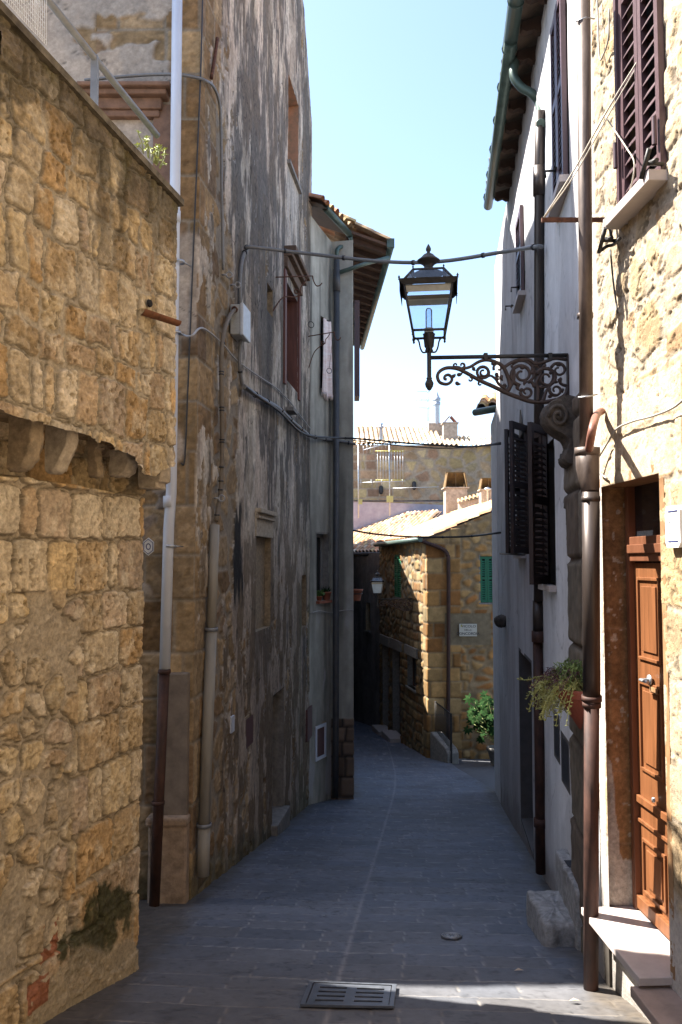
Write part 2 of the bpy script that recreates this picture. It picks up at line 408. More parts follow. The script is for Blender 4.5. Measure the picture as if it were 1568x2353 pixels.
def louvre(mb, o, u, n, w_, h, st=.045, pitch=.042, th=.032, mid=True, tilt=1):
    """one louvred shutter leaf, lower corner o, width along u, outward n"""
    o, u, n = V(o), V(u).normalized(), V(n).normalized(); up = V((0, 0, 1))
    mb.obox(o, u * st, n * th, up * h); mb.obox(o + u * (w_ - st), u * st, n * th, up * h)
    rails = [0, h - st * 1.3] + ([h * .5] if mid else [])
    for z in rails: mb.obox(o + u * st + up * z + n * .002, u * (w_ - 2 * st), n * (th - .004), up * st * 1.3)
    k = int((h - 2 * st * 1.3) / pitch)
    for i in range(k):
        z = st * 1.3 + (i + .2) * pitch
        if mid and abs(z - h * .5 - st * .6) < st * .9: continue
        p = o + u * st + up * z + n * (.005 if tilt > 0 else th - .005)
        mb.obox(p + up * pitch * .62 * 0, u * (w_ - 2 * st), n * (th - .01) * tilt * 1.0 + up * (-pitch * .6) , up * .006)
    return mb
def tileroof(name, O, e, up, W, Ln, parent, seed=1, per=.20, row=.34, cap=.055, pal=None, sag=.02, m=None):
    """interlocking half-round clay tiles: O eave corner, e along the eave, up the slope"""
    e = V(e).normalized(); up = V(up).normalized(); n = e.cross(up)
    if n.z < 0: n = -n
    ua = np.arange(0, W + 1e-6, per / 8); rows = []
    k = 0.
    while k < Ln:
        rows += [k, k + row * .5, k + row * .97]; k += row
    va = np.array([r for r in rows if r <= Ln + 1e-6])
    U, Vv = np.meshgrid(ua, va, indexing='ij')
    ci = np.floor(U / per); ri = np.floor(Vv / row + 1e-6); jit = (rnd(ci * 3.1 + ri * 17.7, seed) - .5)
    x = (U / per - ci) * 2 - 1; half = np.floor(U / per * 2)
    capp = np.where(np.abs(x) < .62, np.sqrt(np.clip(1 - (x / .66) ** 2, 0, 1)), 0) * cap - np.where(np.abs(x) >= .62, np.cos((np.abs(x) - 1) / .38 * math.pi / 2), 0) * cap * .45
    h = capp + (1 - (Vv / row - ri)) * .022 + jit * .018 + sag * (fbm(U * .5, Vv * .5, 2, seed) - .5) * 2
    pal = pal or [(.52, .33, .20), (.60, .42, .27), (.46, .24, .13), (.62, .50, .36), (.50, .36, .18), (.40, .26, .17), (.60, .30, .17)]
    C = pick(pal, rnd(ci * 5.3 + ri * 11.9, seed + 2)) * (.8 + .4 * rnd(ci * 2.3 + ri * 7.7, seed + 4))[..., None]
    C = C * np.where(np.abs(x) < .62, 1, .6)[..., None]
    li = ss(.55, .75, fbm(U * 2.2, Vv * 2.2, 4, seed + 8)); C = mix(C, (.42, .30, .12), li * .35)
    O = V(O)
    X = O.x + e.x * U + up.x * Vv + n.x * h; Y = O.y + e.y * U + up.y * Vv + n.y * h; Z = O.z + e.z * U + up.z * Vv + n.z * h
    keep = np.ones((len(ua) - 1, len(va) - 1), bool)
    fl = e.cross(up).z < 0
    return gridmesh(name, X, Y, Z, C, keep, m or M_TILE, parent, flip=fl)
UP = V((0, 0, 1))
# ================================================================ STRUCTURE
# ---- street paving (slabs in rows across the lane, light centre joint) and the ground sheet
def gvec(y): return np.interp(y, GY, GZ)
def build_paving():
    x = np.arange(-2.3, 2.75, .0135)
    y = 1 / np.linspace(1 / 2.6, 1 / 36., 900)
    X, Y = np.meshgrid(x, y, indexing='ij')
    xc = -.075 + .0976 * (Y - 4.32) - .004 * np.clip(Y - 13, 0, 99) ** 2
    U = X - xc; Vv = Y + .0976 * X
    e1, i1 = courses(U, Vv + .03 * U, (.20, .29), (.38, .80), 11, warp=.008, wf=2, R=.012)
    e2, i2 = courses(U, Vv - .02 * U + .1, (.20, .27), (.34, .72), 23, warp=.008, wf=2, R=.012)
    e = np.where(U < 0, e1, e2); i = np.where(U < 0, i1, i2 + 5000)
    far = .3 + Y * .05
    jw = .0028 * np.maximum(1, far)
    k = ss(jw * .5, jw * 1.5 + .002, e); cl = np.exp(-((np.abs(U) - 0.0) / .013) ** 2)
    pal = [(.104, .118, .148), (.112, .124, .152), (.096, .110, .140), (.114, .122, .142), (.106, .116, .140), (.118, .128, .152)]
    C = pick(pal, rnd(i, 3)) * (.88 + .24 * rnd(i, 5))[..., None]
    n1 = fbm(X * 3, Y * 3, 4, 2); n2 = fbm(X * 14, Y * 14, 4, 4); n3 = fbm(X * .7, Y * .7, 3, 9); n2 = n2 * .7 + .3 * fbm(X * 60, Y * 60, 2, 14)
    C = C * (.80 + .40 * n2)[..., None] * (.8 + .4 * n3)[..., None]
    mor = np.array([.20, .20, .205]) * (.5 + .9 * fbm(X * 6, Y * 6, 3, 12))[..., None]
    C = mor * (1 - k)[..., None] * 1.1 + C * k[..., None]
    C = mix(C, (.24, .24, .25), np.clip(cl * 1.2 * (.5 + .6 * n1), 0, 1) * .8)
    crack = ss(.012, .0, np.abs(fbm(X * 2.2, Y * 5, 5, 31) - .5)) * ss(.55, .7, fbm(X * 1.1, Y * 2., 2, 37))
    C = C * (1 - .65 * crack)[..., None]
    chip = ss(.70, .78, fbm(X * 9, Y * 16, 3, 55)); C = C * (1 - .25 * chip)[..., None]
    edge = ss(.55, .62, fbm(X * 2, Y * 2, 4, 77)) * .12; C = C * (1 - edge)[..., None]
    xl = np.interp(Y, [5.1, 6.85, 13.1, 13.7, 14], [-1.25, -1.2, -.48, -.1, .2]); xr = 1.52 + (Y - 4.95) * .117
    dw = np.minimum(X - xl, xr - X); dirt = ss(.20, .0, dw + .22 * (fbm(X * 7, Y * 5, 4, 81) - .5)); C = mix(C, np.array((.065, .055, .042)) * (.5 + fbm(X * 20, Y * 20, 3, 83))[..., None], dirt * .75)
    warm = ss(5.6, 4.3, Y); C = C * mix(np.ones(3), np.array((1.12, 1.0, .86)), warm)  # near end tinted warm in colour, standing in for bounced light
    spots = ss(.74, .78, fbm(X * 26, Y * 26, 2, 85)); C = C * (1 - .3 * spots)[..., None]
    Z = gvec(Y) + .004 * (k - 1) + .010 * (n1 - .5) + .003 * (n2 - .5) - .004 * crack - .003 * chip + .004 * (rnd(i, 8) - .5)
    keep = np.ones((len(x) - 1, len(y) - 1), bool)
    # the opening under the iron drain
    o = gridmesh('street', X, Y, Z, C, keep, M_PAVE, None, flip=True); o['kind'] = 'structure'
build_paving()
gx = [-1500, -300, -60, -20, -8, -2.3, 2.75, 8, 20, 60, 300, 1500]; gy = [-1500, -300, -40, -14, -6, 0, 2.6, 8, 14, 20, 22, 25, 30, 35, 60, 300, 1500]
mb = MB()
for a in range(len(gx) - 1):
    for b in range(len(gy) - 1):
        mb.quad(*[(gx[a + i], gy[b + j], G(gy[b + j]) - .03) for i, j in ((0, 0), (1, 0), (1, 1), (0, 1))])
gm = mat('ground_stone', (.09, .09, .095), .8, 0, .25, 6, .4)
o = part('ground', mb, gm); o['kind'] = 'structure'

# ---- wall colours
TUFFPAL = [(.46, .34, .175), (.50, .38, .20), (.42, .30, .15), (.53, .42, .25), (.46, .345, .19), (.39, .28, .155), (.54, .44, .28), (.46, .30, .13), (.46, .36, .21), (.49, .355, .17), (.42, .32, .20)]
TUFFPAL = [(a * .96, b * .97, c * 1.06) for a, b, c in TUFFPAL]; MORT = (.34, .28, .195)
def grain(S, Z, H, C, a=.006, seed=0):
    n = fbm(S * 38, Z * 38, 4, seed + 60); H = H + a * (n - .5) * 2
    return H, C * (.72 + .56 * n)[..., None]
# ================================================================ LEFT: terrace wall
TL = Path([(-2.52, 1.2), (-1.225, 5.12), (-4.3, 6.10)])
TU = Path([(-2.32, 1.13), (-1.032, 5.060), (-1.3, 5.15), (-4.4, 6.14)])
LT = TL.c[1]; LU = TU.c[1]
def fn_low(S, Z):
    e1, i1 = courses(S, Z - (S - LT) * .02, (.21, .33), (.22, .40), 5, warp=.022, wf=4, R=.05)
    e2, i2 = rubble(S, Z, .17, .15, 8, .9)
    sel = ss(-.03, .03, (LT - S) - (.62 + .25 * (fbm(S * 3, Z * 2, 2, 4) - .5) + .5 * ss(-.2, .6, Z) * 0)) * ss(-2.05, -1.9, Z) * ss(-.05, -.25, Z + 0 * S)
    e2 = e2 * 1.0 - .012
    e = np.where(sel > .5, e2, e1 - .006); i = np.where(sel > .5, i2 + 9000, i1)
    ch, cr1, cr2 = chips(S, Z, seed=1)
    e = e + .010 * (cr1 - .5) * (e < .03)
    k = ss(.000, .010, e); groove = np.exp(-(e / .0045) ** 2) * (fbm(S * 9, Z * 9, 3, 33) > .42)
    miss = rnd(i, 91) < np.where(sel > .5, .16, .03); k = np.where(miss, k * .12, k); groove = np.where(miss, 0, groove)
    big = fbm(S * 5, Z * 5, 4, 17); tilt = (rnd(i, 11) - .5) * np.sin(S * 9) + (rnd(i, 12) - .5) * np.sin(Z * 9)
    H = -.004 + k * (.010 + .014 * rnd(i, 7)) + .010 * (big - .5) + k * (.011 * ch + .006 * tilt) + (1 - k) * .004 * ch - .010 * groove
    C = pick(TUFFPAL, rnd(i, 1)) * (.84 + .32 * rnd(i, 2))[..., None] * (.90 + .20 * cr1)[..., None] * (.92 + .16 * cr2)[..., None]
    ns = fbm(S * 13, Z * 10, 4, 24); C = mix(C, (.60, .52, .38), ss(.52, .72, ns) * .5)
    pits = ss(.60, .68, fbm(S * 48, Z * 34, 3, 71)) * (.3 + .7 * ss(.45, .6, fbm(S * 4, Z * 4, 3, 72))); H = H - pits * k * .012; C = C * (1 - .45 * pits * k)[..., None]
    mo = np.array(MORT) * (.8 + .4 * fbm(S * 9, Z * 9, 3, 5))[..., None]; C = mix(mo, C, k); C = C * (1 - .45 * groove)[..., None]
    H, C = grain(S, Z, H, C, .004)
    # render footing, moss and damp low down
    foot = ss(.03, -.03, Z - (gvec(np.interp(S, [0, LT], [1.2, 5.12])) + .13 + .30 * fbm(S * 4, Z * 0, 2, 8) * 1.0 - .28 * np.abs(S - LT + .35)))
    C = mix(C, (.33, .27, .18), foot * .9); H = np.where(foot > .5, np.maximum(H, .010), H)
    moss = 1.15 * np.exp(-(((S - LT + .42) / .36) ** 2 + ((Z + 2.03) / .20) ** 2) ** 1.5) + .25 * ss(-2.0, -2.4, Z)
    moss = ss(.45, .75, moss * .9 + 1.3 * (fbm(S * 10, Z * 10, 5, 66) - .48)) * (1 - foot * .7)
    C = mix(C, np.array((.030, .034, .014)) * (.5 + 1.2 * fbm(S * 40, Z * 40, 3, 67))[..., None], moss * .9)
    brick = ((np.abs(S - (LT - .83)) < .07) & (np.abs(Z + 1.93) < .09)) | ((np.abs(S - (LT - .93)) < .08) & (np.abs(Z + 2.14) < .07))
    C = np.where(brick[..., None] & (fbm(S * 20, Z * 20, 2, 3) < .62)[..., None], np.array((.27, .11, .06)) * (.7 + .6 * ns)[..., None], C); 
    rec = ss(.40, .42, Z + .04 * (fbm(S * 5, Z * 5, 2, 9) - .5)) * ss(.80, .74, Z) * ss(LT - .03, LT - .10, S); H = H - .15 * rec
    H = np.where(S > LT + .06, H * .6, H)
    return H, C
tw = thing('terrace_wall', 'tall retaining wall of tawny tuff blocks on the left, its overhanging upper half carried on old corbels', 'stone wall', (-1.25, 5.0, G(5)))
sheet('lower_masonry', TL, (1.5, LT - 1.5), (-2.75, .95), .03, .03, fn_low, m=M_TUFF, parent=tw)
sheet('end_masonry', TL, (LT + .3, LT + 2.4), (-2.75, .95), .03, .03, fn_low, m=M_TUFF, parent=tw)
sheet('lower_masonry', TL, (LT - 1.5, LT + .3), (-2.75, .95), .0055, .0052, fn_low, m=M_TUFF, parent=tw, label='coursed tuff blocks below the corbels, mossy at the foot')
# coping heights along the upper wall
_sa, _za = TU.at(405, 447, 0, .03); _sb, _zb = TU.at(5, 8, 0, .03)
def coptop(S): return np.interp(S, [_sb - 2, _sb, _sa, _sa + .3], [_zb + (_zb - _za) / (_sa - _sb) * 2, _zb, _za, _za]) 
def ubot(S):
    return .60 + .06 * ss(LU - .55, LU - .9, S) + .07 * (fbm(S * 6, S * 0, 3, 5) - .5) + .04 * (rnd(np.floor(S / .16), 3) - .5) - .10 * np.exp(-((S - LU + .28) / .12) ** 2)
def fn_up(S, Z):
    e, i = courses(S, Z, (.15, .28), (.13, .27), 14, warp=.05, wf=4.5, R=.03)
    e1, i1 = courses(S, Z, (.2, .3), (.16, .26), 15, warp=.03, wf=4, R=.05)
    cor = (S > LU - .30) ; e = np.where(cor, e1 - .004, e - .009); i = np.where(cor, i1 + 4000, i)
    ch, cr1, cr2 = chips(S, Z, seed=2)
    e = e + .010 * (cr1 - .5) * (e < .03)
    k = ss(.000, .012, e); groove = np.exp(-(e / .0045) ** 2) * (fbm(S * 9, Z * 9, 3, 34) > .47)
    big = fbm(S * 5, Z * 5, 4, 18); tilt = (rnd(i, 11) - .5) * np.sin(S * 9) + (rnd(i, 12) - .5) * np.sin(Z * 9)
    H = .004 + k * (.005 + .012 * rnd(i, 7)) + .010 * (big - .5) + k * (.010 * ch + .005 * tilt) + (1 - k) * .005 * ch - .009 * groove
    C = pick(TUFFPAL, rnd(i, 1)) * (.82 + .34 * rnd(i, 2))[..., None] * (.90 + .20 * cr1)[..., None] * (.92 + .16 * cr2)[..., None]
    ns = fbm(S * 12, Z * 9, 4, 25); C = mix(C, (.60, .52, .38), ss(.52, .72, ns) * .45)
    pits = ss(.60, .68, fbm(S * 48, Z * 34, 3, 72)) * (.3 + .7 * ss(.45, .6, fbm(S * 4, Z * 4, 3, 73))); H = H - pits * k * .012; C = C * (1 - .45 * pits * k)[..., None]
    mo = np.array((.35, .295, .21)) * (.8 + .4 * fbm(S * 9, Z * 9, 3, 5))[..., None]; C = mix(mo, C, k); C = C * (1 - .4 * groove)[..., None]
    H, C = grain(S, Z, H, C, .004, 3)
    tz = coptop(S) - Z
    st = ss(.55, .05, tz + .42 * (fbm(S * 7, Z * 2.4, 4, 44) - .5)) ; st = np.clip(st + .9 * ss(.60, .72, fbm(S * 6, Z * 3, 4, 46)) * ss(1.1, .3, tz), 0, 1)
    C = mix(C, np.array((.060, .048, .028)), st * .80)
    C = mix(C, (.10, .085, .035), ss(.5, .7, fbm(S * 9, Z * 5, 3, 49)) * ss(.35, .05, tz) * .6)
    return H, C
for a_, b_ in ((1.5, LU - 1.6), (LU + .32, LU + 2.6)): sheet('end_masonry', TU, (a_, b_), (.50, 3.8), .03, .03, fn_up, top=lambda S: coptop(S) - .035, bot=ubot, m=M_TUFF, parent=tw)
sheet('upper_masonry', TU, (LU - 1.6, LU + .32), (.50, 3.6), .0055, .0052, fn_up, top=lambda S: coptop(S) - .035, bot=ubot, m=M_TUFF, parent=tw, label='rubble stonework above the corbels, blackened under the coping')
mb = MB(); u0, n0 = TU.U(0), TU.N(0)
mb.obox(TU.pt(1.4, .70, -.02, 0), u0 * (LU - 1.45), -n0 * .42, UP * .05)        # underside ledge
part('ledge', mb, TUFFM, tw)
mb = MB()
for a, b in ((1.4, _sb), (_sb, LU + .035)):
    za, zb = float(coptop(np.array(a))), float(coptop(np.array(b))); w_ = -n0 * .42; o1 = TU.pt(a, za - .035, .035, 0); o2 = TU.pt(b, zb - .035, .035, 0)
    t = UP * .04; P = [o1, o2, o2 + w_, o1 + w_]; Q = [p + t for p in P]
    mb.quad(*P[::-1]); mb.quad(*Q)
    for k in range(4): mb.quad(P[k], P[(k + 1) % 4], Q[(k + 1) % 4], Q[k])
part('coping', mb, COPING, tw)
mb = MB(); cz0 = -3.2
a = TL.pt(1.4, cz0, -.22, 0); b = TL.pt(LT - .06, cz0, -.22, 0)
mb.prism([(0, 0), (TL.L[0] - 1.50, 0), (TL.L[0] - 1.50, .22), (0, .22)], a, TL.U(0), -TL.N(0), (0, 0, 3.2 + .9))
a = TU.pt(1.4, .72, -.05, 0)
zA = float(coptop(np.array(1.4))) - .05; zB = float(coptop(np.array(LU - .05))) - .05
poly = [(0, 0), (LU - 1.5, 0), (LU - 1.5, zB - .72), (_sb - 1.4, _zb - .05 - .72), (0, zA - .72)]
mb.prism(poly, a, TU.U(0), UP, -TU.N(0) * .36)
mb.obox((-2.9, -9, -1), (.4, 0, 0), (0, 10.3, 0), (0, 0, 4.6)); part('wall_core', mb, TUFFM, tw)
# corbels between the two halves
def corbel(pxa, pxb, pyt, pyb, proj, wdt, m, prof=None, seed=0, lab=None):
    s0, _ = TL.at(pxa, pyt, 0, 0); s1 = s0 + wdt; _, z1 = TL.at((pxa + pxb) / 2, pyt, 0, proj * .6); _, z0 = TL.at((pxa + pxb) / 2, pyb, 0, proj * .6)
    prof = prof or [(0, 1), (1, 1), (1, .72), (.96, .45), (.82, .2), (.55, .03), (.2, 0), (0, 0)]
    rg = random.Random(seed); mb = MB(); N_ = 6; o0 = TL.pt(s0, z0, -.03, 0); u, n = TL.U(0), TL.N(0); wd = s1 - s0; h = z1 - z0
    # rough stone: several slices with slightly different outlines
    dense = []
    for k in range(len(prof)):
        a, b = prof[k], prof[(k + 1) % len(prof)]
        for t in range(3): dense.append((a[0] + (b[0] - a[0]) * t / 3, a[1] + (b[1] - a[1]) * t / 3))
    rings = []
    for j in range(N_ + 1):
        t = j / N_; sh = 1 - .10 * (abs(t - .5) * 2) ** 4
        rings.append([o0 + u * (wd * t) + n * ((.03 + proj * a * sh) + rg.uniform(-.006, .006)) + UP * (h * (.5 + (b - .5) * sh) + rg.uniform(-.006, .006)) for a, b in dense])
    i0 = len(mb.v); m_ = len(dense)
    for r in rings: mb.v += r
    for j in range(N_):
        for k in range(m_):
            mb.f.append((i0 + j * m_ + k, i0 + j * m_ + (k + 1) % m_, i0 + (j + 1) * m_ + (k + 1) % m_, i0 + (j + 1) * m_ + k)); mb.sm.append(True)
    mb.f.append(tuple(i0 + k for k in range(m_))[::-1]); mb.f.append(tuple(i0 + N_ * m_ + k for k in range(m_))); mb.sm += [False, False]
    return part('corbel', mb, m, tw, lab)
corbel(20, 96, 935, 1082, .145, .10, TUFFM, seed=1, lab='large dark worn corbel at the left')
corbel(104, 188, 950, 1088, .15, .10, TUFFW, [(0, 1), (1, .98), (1, .62), (.9, .42), (.5, .05), (.35, 0), (0, 0)], 2, 'corbel with a pale cut end')
corbel(204, 248, 990, 1098, .07, .07, TUFFM, [(0, 1), (1, 1), (1, .9), (.7, .88), (.95, .75), (.95, .66), (.6, .6), (.7, .42), (.7, .3), (.9, .22), (.9, 0), (0, 0)], 3, 'moulded fragment of an old cornice')
corbel(252, 336, 1030, 1096, .14, .12, TUFFW, [(0, 1), (1, 1), (1, .84), (.9, .8), (.96, .5), (.78, .15), (.5, 0), (0, 0)], 4, 'rounded bracket with a moulded top edge')
corbel(318, 404, 1062, 1124, .165, .13, TUFFW, [(0, 1), (1, 1), (1, .25), (.8, .2), (.78, 0), (0, 0)], 5, 'square pale block at the corner')

# ================================================================ LEFT: peeling house (front face and long street face)
PA = Path([(-7.6, 6.85), (-1.205, 6.85), (-.475, 13.1), (-1.6, 13.22)])
A1 = PA.c[1]; A2 = PA.c[2]
def topA(S):
    y = 6.85 + np.clip(S - A1, 0, 99) * (6.25 / PA.L[1])
    return np.interp(y, [6.85, 6.86, 8.5, 10.2, 11.7, 12.3, 13.05, 13.1], [6.75, 7.2, 7.3, 7.5, 8.7, 8.5, 7.1, 7.0])
def hole(k, pxa, pxb, pyt, pyb, ref='a'): return rect(PA, k, pxa, pxb, pyt, pyb, ref)
W_up = hole(1, 662, 686, 165, 372)
W_mid = hole(1, 655, 684, 640, 868, 'a')
W_nic = hole(1, 614, 627, 648, 712)
W_blk = hole(1, 588, 622, 1232, 1452)
W_door = hole(1, 626, 652, 1600, 1905)
W_h1 = hole(1, 565, 582, 1655, 1722)
W_slt = hole(1, 694, 704, 1322, 1442)
W_fr = rect(PA, 0, 232, 352, 250, 560, 'b')
def fn_A(S, Z):
    t = S - A1; front = t < 0
    e, i = courses(S, Z, (.36, .50), (.30, .52), 31, warp=.012, wf=2, R=.03)
    er, ir = rubble(S, Z, .34, .24, 33, .9); rub = (t > .55)
    e = np.where(rub, er - .02, e - .006); i = np.where(rub, ir + 777, i)
    k = ss(0, .014, e)
    Hs = -.016 + k * (.006 + .010 * rnd(i, 3)); Cs = pick([(.24, .16, .08), (.28, .195, .105), (.20, .125, .06), (.31, .225, .13), (.25, .18, .105), (.18, .12, .07)], rnd(i, 4)) * (.75 + .5 * rnd(i, 5))[..., None]
    che, c1_, c2_ = chips(S, Z, .05, .04, 5); Hs = Hs + k * .010 * che; Cs = Cs * (.85 + .3 * c1_)[..., None]
    Cs = Cs * (.65 + .7 * fbm(S * 14, Z * 14, 4, 8))[..., None]; Cs = mix(np.array((.24, .20, .15)) + 0 * Cs, Cs, k)
    # plaster
    st = fbm(t * 5.0, Z * 1.25, 6, 41); fine = fbm(t * 15, Z * 4.0, 5, 43); blot = fbm(t * 1.6, Z * .7, 4, 45); spk = fbm(t * 30, Z * 18, 3, 47)
    up = ss(-.6, 1.2, Z); base = mix(np.array((.28, .225, .17)) + 0 * Cs, np.array((.41, .36, .29)) + 0 * Cs, up)
    pink = ss(.45, .60, fbm(t * 3, Z * .8, 3, 49)); base = mix(base, np.array((.42, .335, .265)) * (.55 + .45 * up)[..., None], pink * .55)
    lite = ss(.50, .58, fbm(t * 7, Z * 2.4, 5, 149)); base = mix(base, (.54, .50, .44), lite * .22 * up)
    base = base * 1.22 * (.55 + .9 * fine)[..., None] * (.8 + .4 * spk)[..., None]
    bias = .035 * up - .05 * (1 - up) - .035 * ss(3.0, 1.6, Z) * ss(5.4, 4.6, t) + .085 * np.exp(-((t - 2.6 - .42 * (3.4 - Z)) / .9) ** 2) * up - .05 * ss(1.6, .8, t) + .05 * ss(4.6, 5.8, t) * up
    v_ = st * .42 + fine * .36 + blot * .22 + bias; dk = ss(.52, .565, v_); mid = ss(.485, .53, v_)
    base = mix(base, np.array((.17, .15, .135)) * (.6 + .8 * spk)[..., None], mid * .6)
    base = mix(base, np.array((.066, .057, .049)) * (.6 + .8 * spk)[..., None], dk * .72)
    brn = ss(.50, .55, fbm(t * 5, Z * 2.2, 5, 147) + .05 * ss(.5, -2, Z)); base = mix(base, np.array((.135, .095, .055)) * (.6 + .8 * spk)[..., None], brn * (1 - up * .6) * .85)
    for (a_, b_, z_, c_, f_) in ((W_up[0], W_up[1], W_up[2], (.42, .40, .36), 1.6), (W_mid[0], W_mid[1], W_mid[2] - .4, (.07, .06, .055), 1.1), (W_blk[0], W_blk[1], W_blk[2], (.10, .08, .06), .9), (W_nic[0], W_nic[1], W_nic[2], (.05, .045, .04), 1.4)):
        run = ss(a_ - .12, a_ + .05, S) * ss(b_ + .12, b_ - .05, S) * ss(z_ - f_ * (.4 + 1.1 * vn(S * 22, S * 0, 7)), z_ - .02, Z) * (Z < z_ + .02); base = mix(base, c_, run * .7)
    crk_ = ss(.007, 0, np.abs(fbm(t * 1.6, Z * .9, 5, 190) - .5)) * ss(.4, .5, fbm(t * 1.2, Z * 1.2, 3, 191)); base = base * (1 - .7 * crk_)[..., None]
    # edge band at the far end is darker
    base = base * (1 - .25 * ss(5.2, 6.1, t) * up)[..., None]
    soot = np.exp(-(((t - 1.47 + .10 * (fbm(S * 4, Z * 3, 2, 2) - .5)) / .26) ** 2 + ((Z - .02) / .62) ** 2)); soot = ss(.35, .7, soot + 1.1 * (fine - .5)); base = mix(base, (.008, .007, .007), soot * .97)
    gr = ss(.6, .75, fbm(t * 9, Z * .9, 3, 62)) * ss(4.2, 5.6, t) * ss(2.5, 0, Z); base = mix(base, (.12, .125, .06), gr * .5)
    # where the plaster has come off: corner, lower part, islands
    n = fbm(t * 3.2, Z * 1.15, 5, 51); nf = fbm(t * 11, Z * 5, 4, 53)
    edge_t = np.interp(Z, [-3, -1, .5, 1.8, 3.0, 3.5, 5, 7], [.9, .9, 1.35, 1.5, 1.25, .75, .60, .5])
    off = .60 * ss(.30, -.15, t - edge_t) + .16 * ss(.2, -1.4, Z) + .10 * ss(-1.2, -2.6, Z) + (n - .5) * 1.25 + (nf - .5) * .55
    m = ss(.36, .385, off)
    # the front face: pale plaster, bare blocks beside the corner and low down
    qw = .30 + .16 * (rnd(np.floor(Z / .43), 9) > .5) + .10 * (fbm(Z * 3, S * 2, 3, 57) - .5)
    offf = np.maximum(ss(-.02, .02, qw + t - .06 + 1.0 * (fbm(S * 3, Z * 2.2, 4, 58) - .5) * .55), ss(-.1, -.5, Z + .9 * (fbm(S * 2.5, Z * 2.5, 4, 59) - .5)))
    offf = np.maximum(offf, ss(.60, .63, fbm(S * 2.2, Z * 2.2, 4, 88)))
    offf = offf * ss(.0, .12, np.abs(Z - 2.3 - .3 * (fbm(S, Z, 2, 4) - .5)) - .75 * ((Z > 1.2) & (Z < 3.0)) * .55)
    m = np.where(front, offf, m)
    pf = np.array((.40, .335, .27)) * (.66 + .62 * fbm(S * 6, Z * 6, 5, 21))[..., None]; gre = ss(.5, .6, fbm(S * 2, Z * 1.6, 4, 23)); pf = mix(pf, (.30, .27, .235), gre * .7)
    crk = ss(.010, 0, np.abs(fbm(S * 2.2, Z * 2.2, 4, 90) - .5)); pf = pf * (1 - .6 * crk * front)[..., None]
    pf = mix(pf, (.19, .14, .10), ss(.45, .7, fbm(S * 5, Z * 3, 4, 96)) * ss(3.5, 1.5, Z) * .6)
    base = np.where(front[..., None], pf, base)
    rim = ss(.02, .0, np.abs(off - .36)) * (~front); base = mix(base, (.48, .45, .41), rim * .5)
    Hp = .004 + .012 * (fbm(t * 3, Z * 2, 4, 65) - .5) + .004 * (fine - .5) - .004 * crk * front
    H = Hp * (1 - m) + Hs * m; C = mix(base, Cs, m)
    # ground damp and greenery at the foot
    gz = gvec(6.85 + np.clip(t, 0, 99) * .993); d = Z - gz; C = mix(C, (.06, .065, .035), ss(.35, .05, d + .4 * (fbm(S * 6, Z * 6, 3, 99) - .5)) * .6)
    H, C = grain(S, Z, H, C * 1.05, .003, 9)
    H = np.where(np.abs(S - A2) < .1, H + .01 * (fbm(S * 3, Z * 9, 3, 5) - .5), H)
    return H, C
ha = thing('peeling_house', 'tall old house on the left with blackened peeling plaster and bare corner blocks', 'house', (-1.0, 8.0, G(8)))
sheet('street_face', PA, (A1 - .9, A2 + .5), (-4.1, 8.9), .016, .0125, fn_A, holes=[W_up, W_mid, W_nic, W_blk, W_door, W_h1, W_slt], top=topA, m=M_PLAST, parent=ha, label='weathered plaster wall with bare corner stones, wrapping from the pale front to the street side')
mb = MB(); mb.obox((-4.45, 6.90, 6.0), (3.1, 0, 0), (0, .42, 0), (0, 0, 3.05)); part('sun_blocker', mb, TUFFM, ha)  # unseen block added above the roof to shade the white house
part('leak_blocker', MB().obox((-10.5, 6.87, -4), (3.95, 0, 0), (0, .25, 0), (0, 0, 10.75)), TUFFM, ha)  # unseen extension added to stop sun leaking past the front wall
sheet('front_face', PA, (1.0, A1 - .9), (-3.2, 6.75), .03, .02, fn_A, holes=[W_fr], m=M_PLAST, parent=ha, label='pale cracked plaster front wall')
mb = MB(); tz = 6.9
pl = [(-7.6, 7.15), (-1.53, 7.15), (-.82, 13.02), (-7.6, 13.05)]
mb.prism(pl, (0, 0, -4.6), (1, 0, 0), (0, 1, 0), (0, 0, 4.6 + 6.45)); part('house_core', mb, DARK, ha)
mb = MB()
for P, Q in (((-7.9, 7.2, 6.50), (-1.25, 7.2, 6.50)), ):
    mb.obox(P, V(Q) - V(P), (0, 4.0, .2), (0, 0, .07))
part('roof', mb, TERRA, ha)
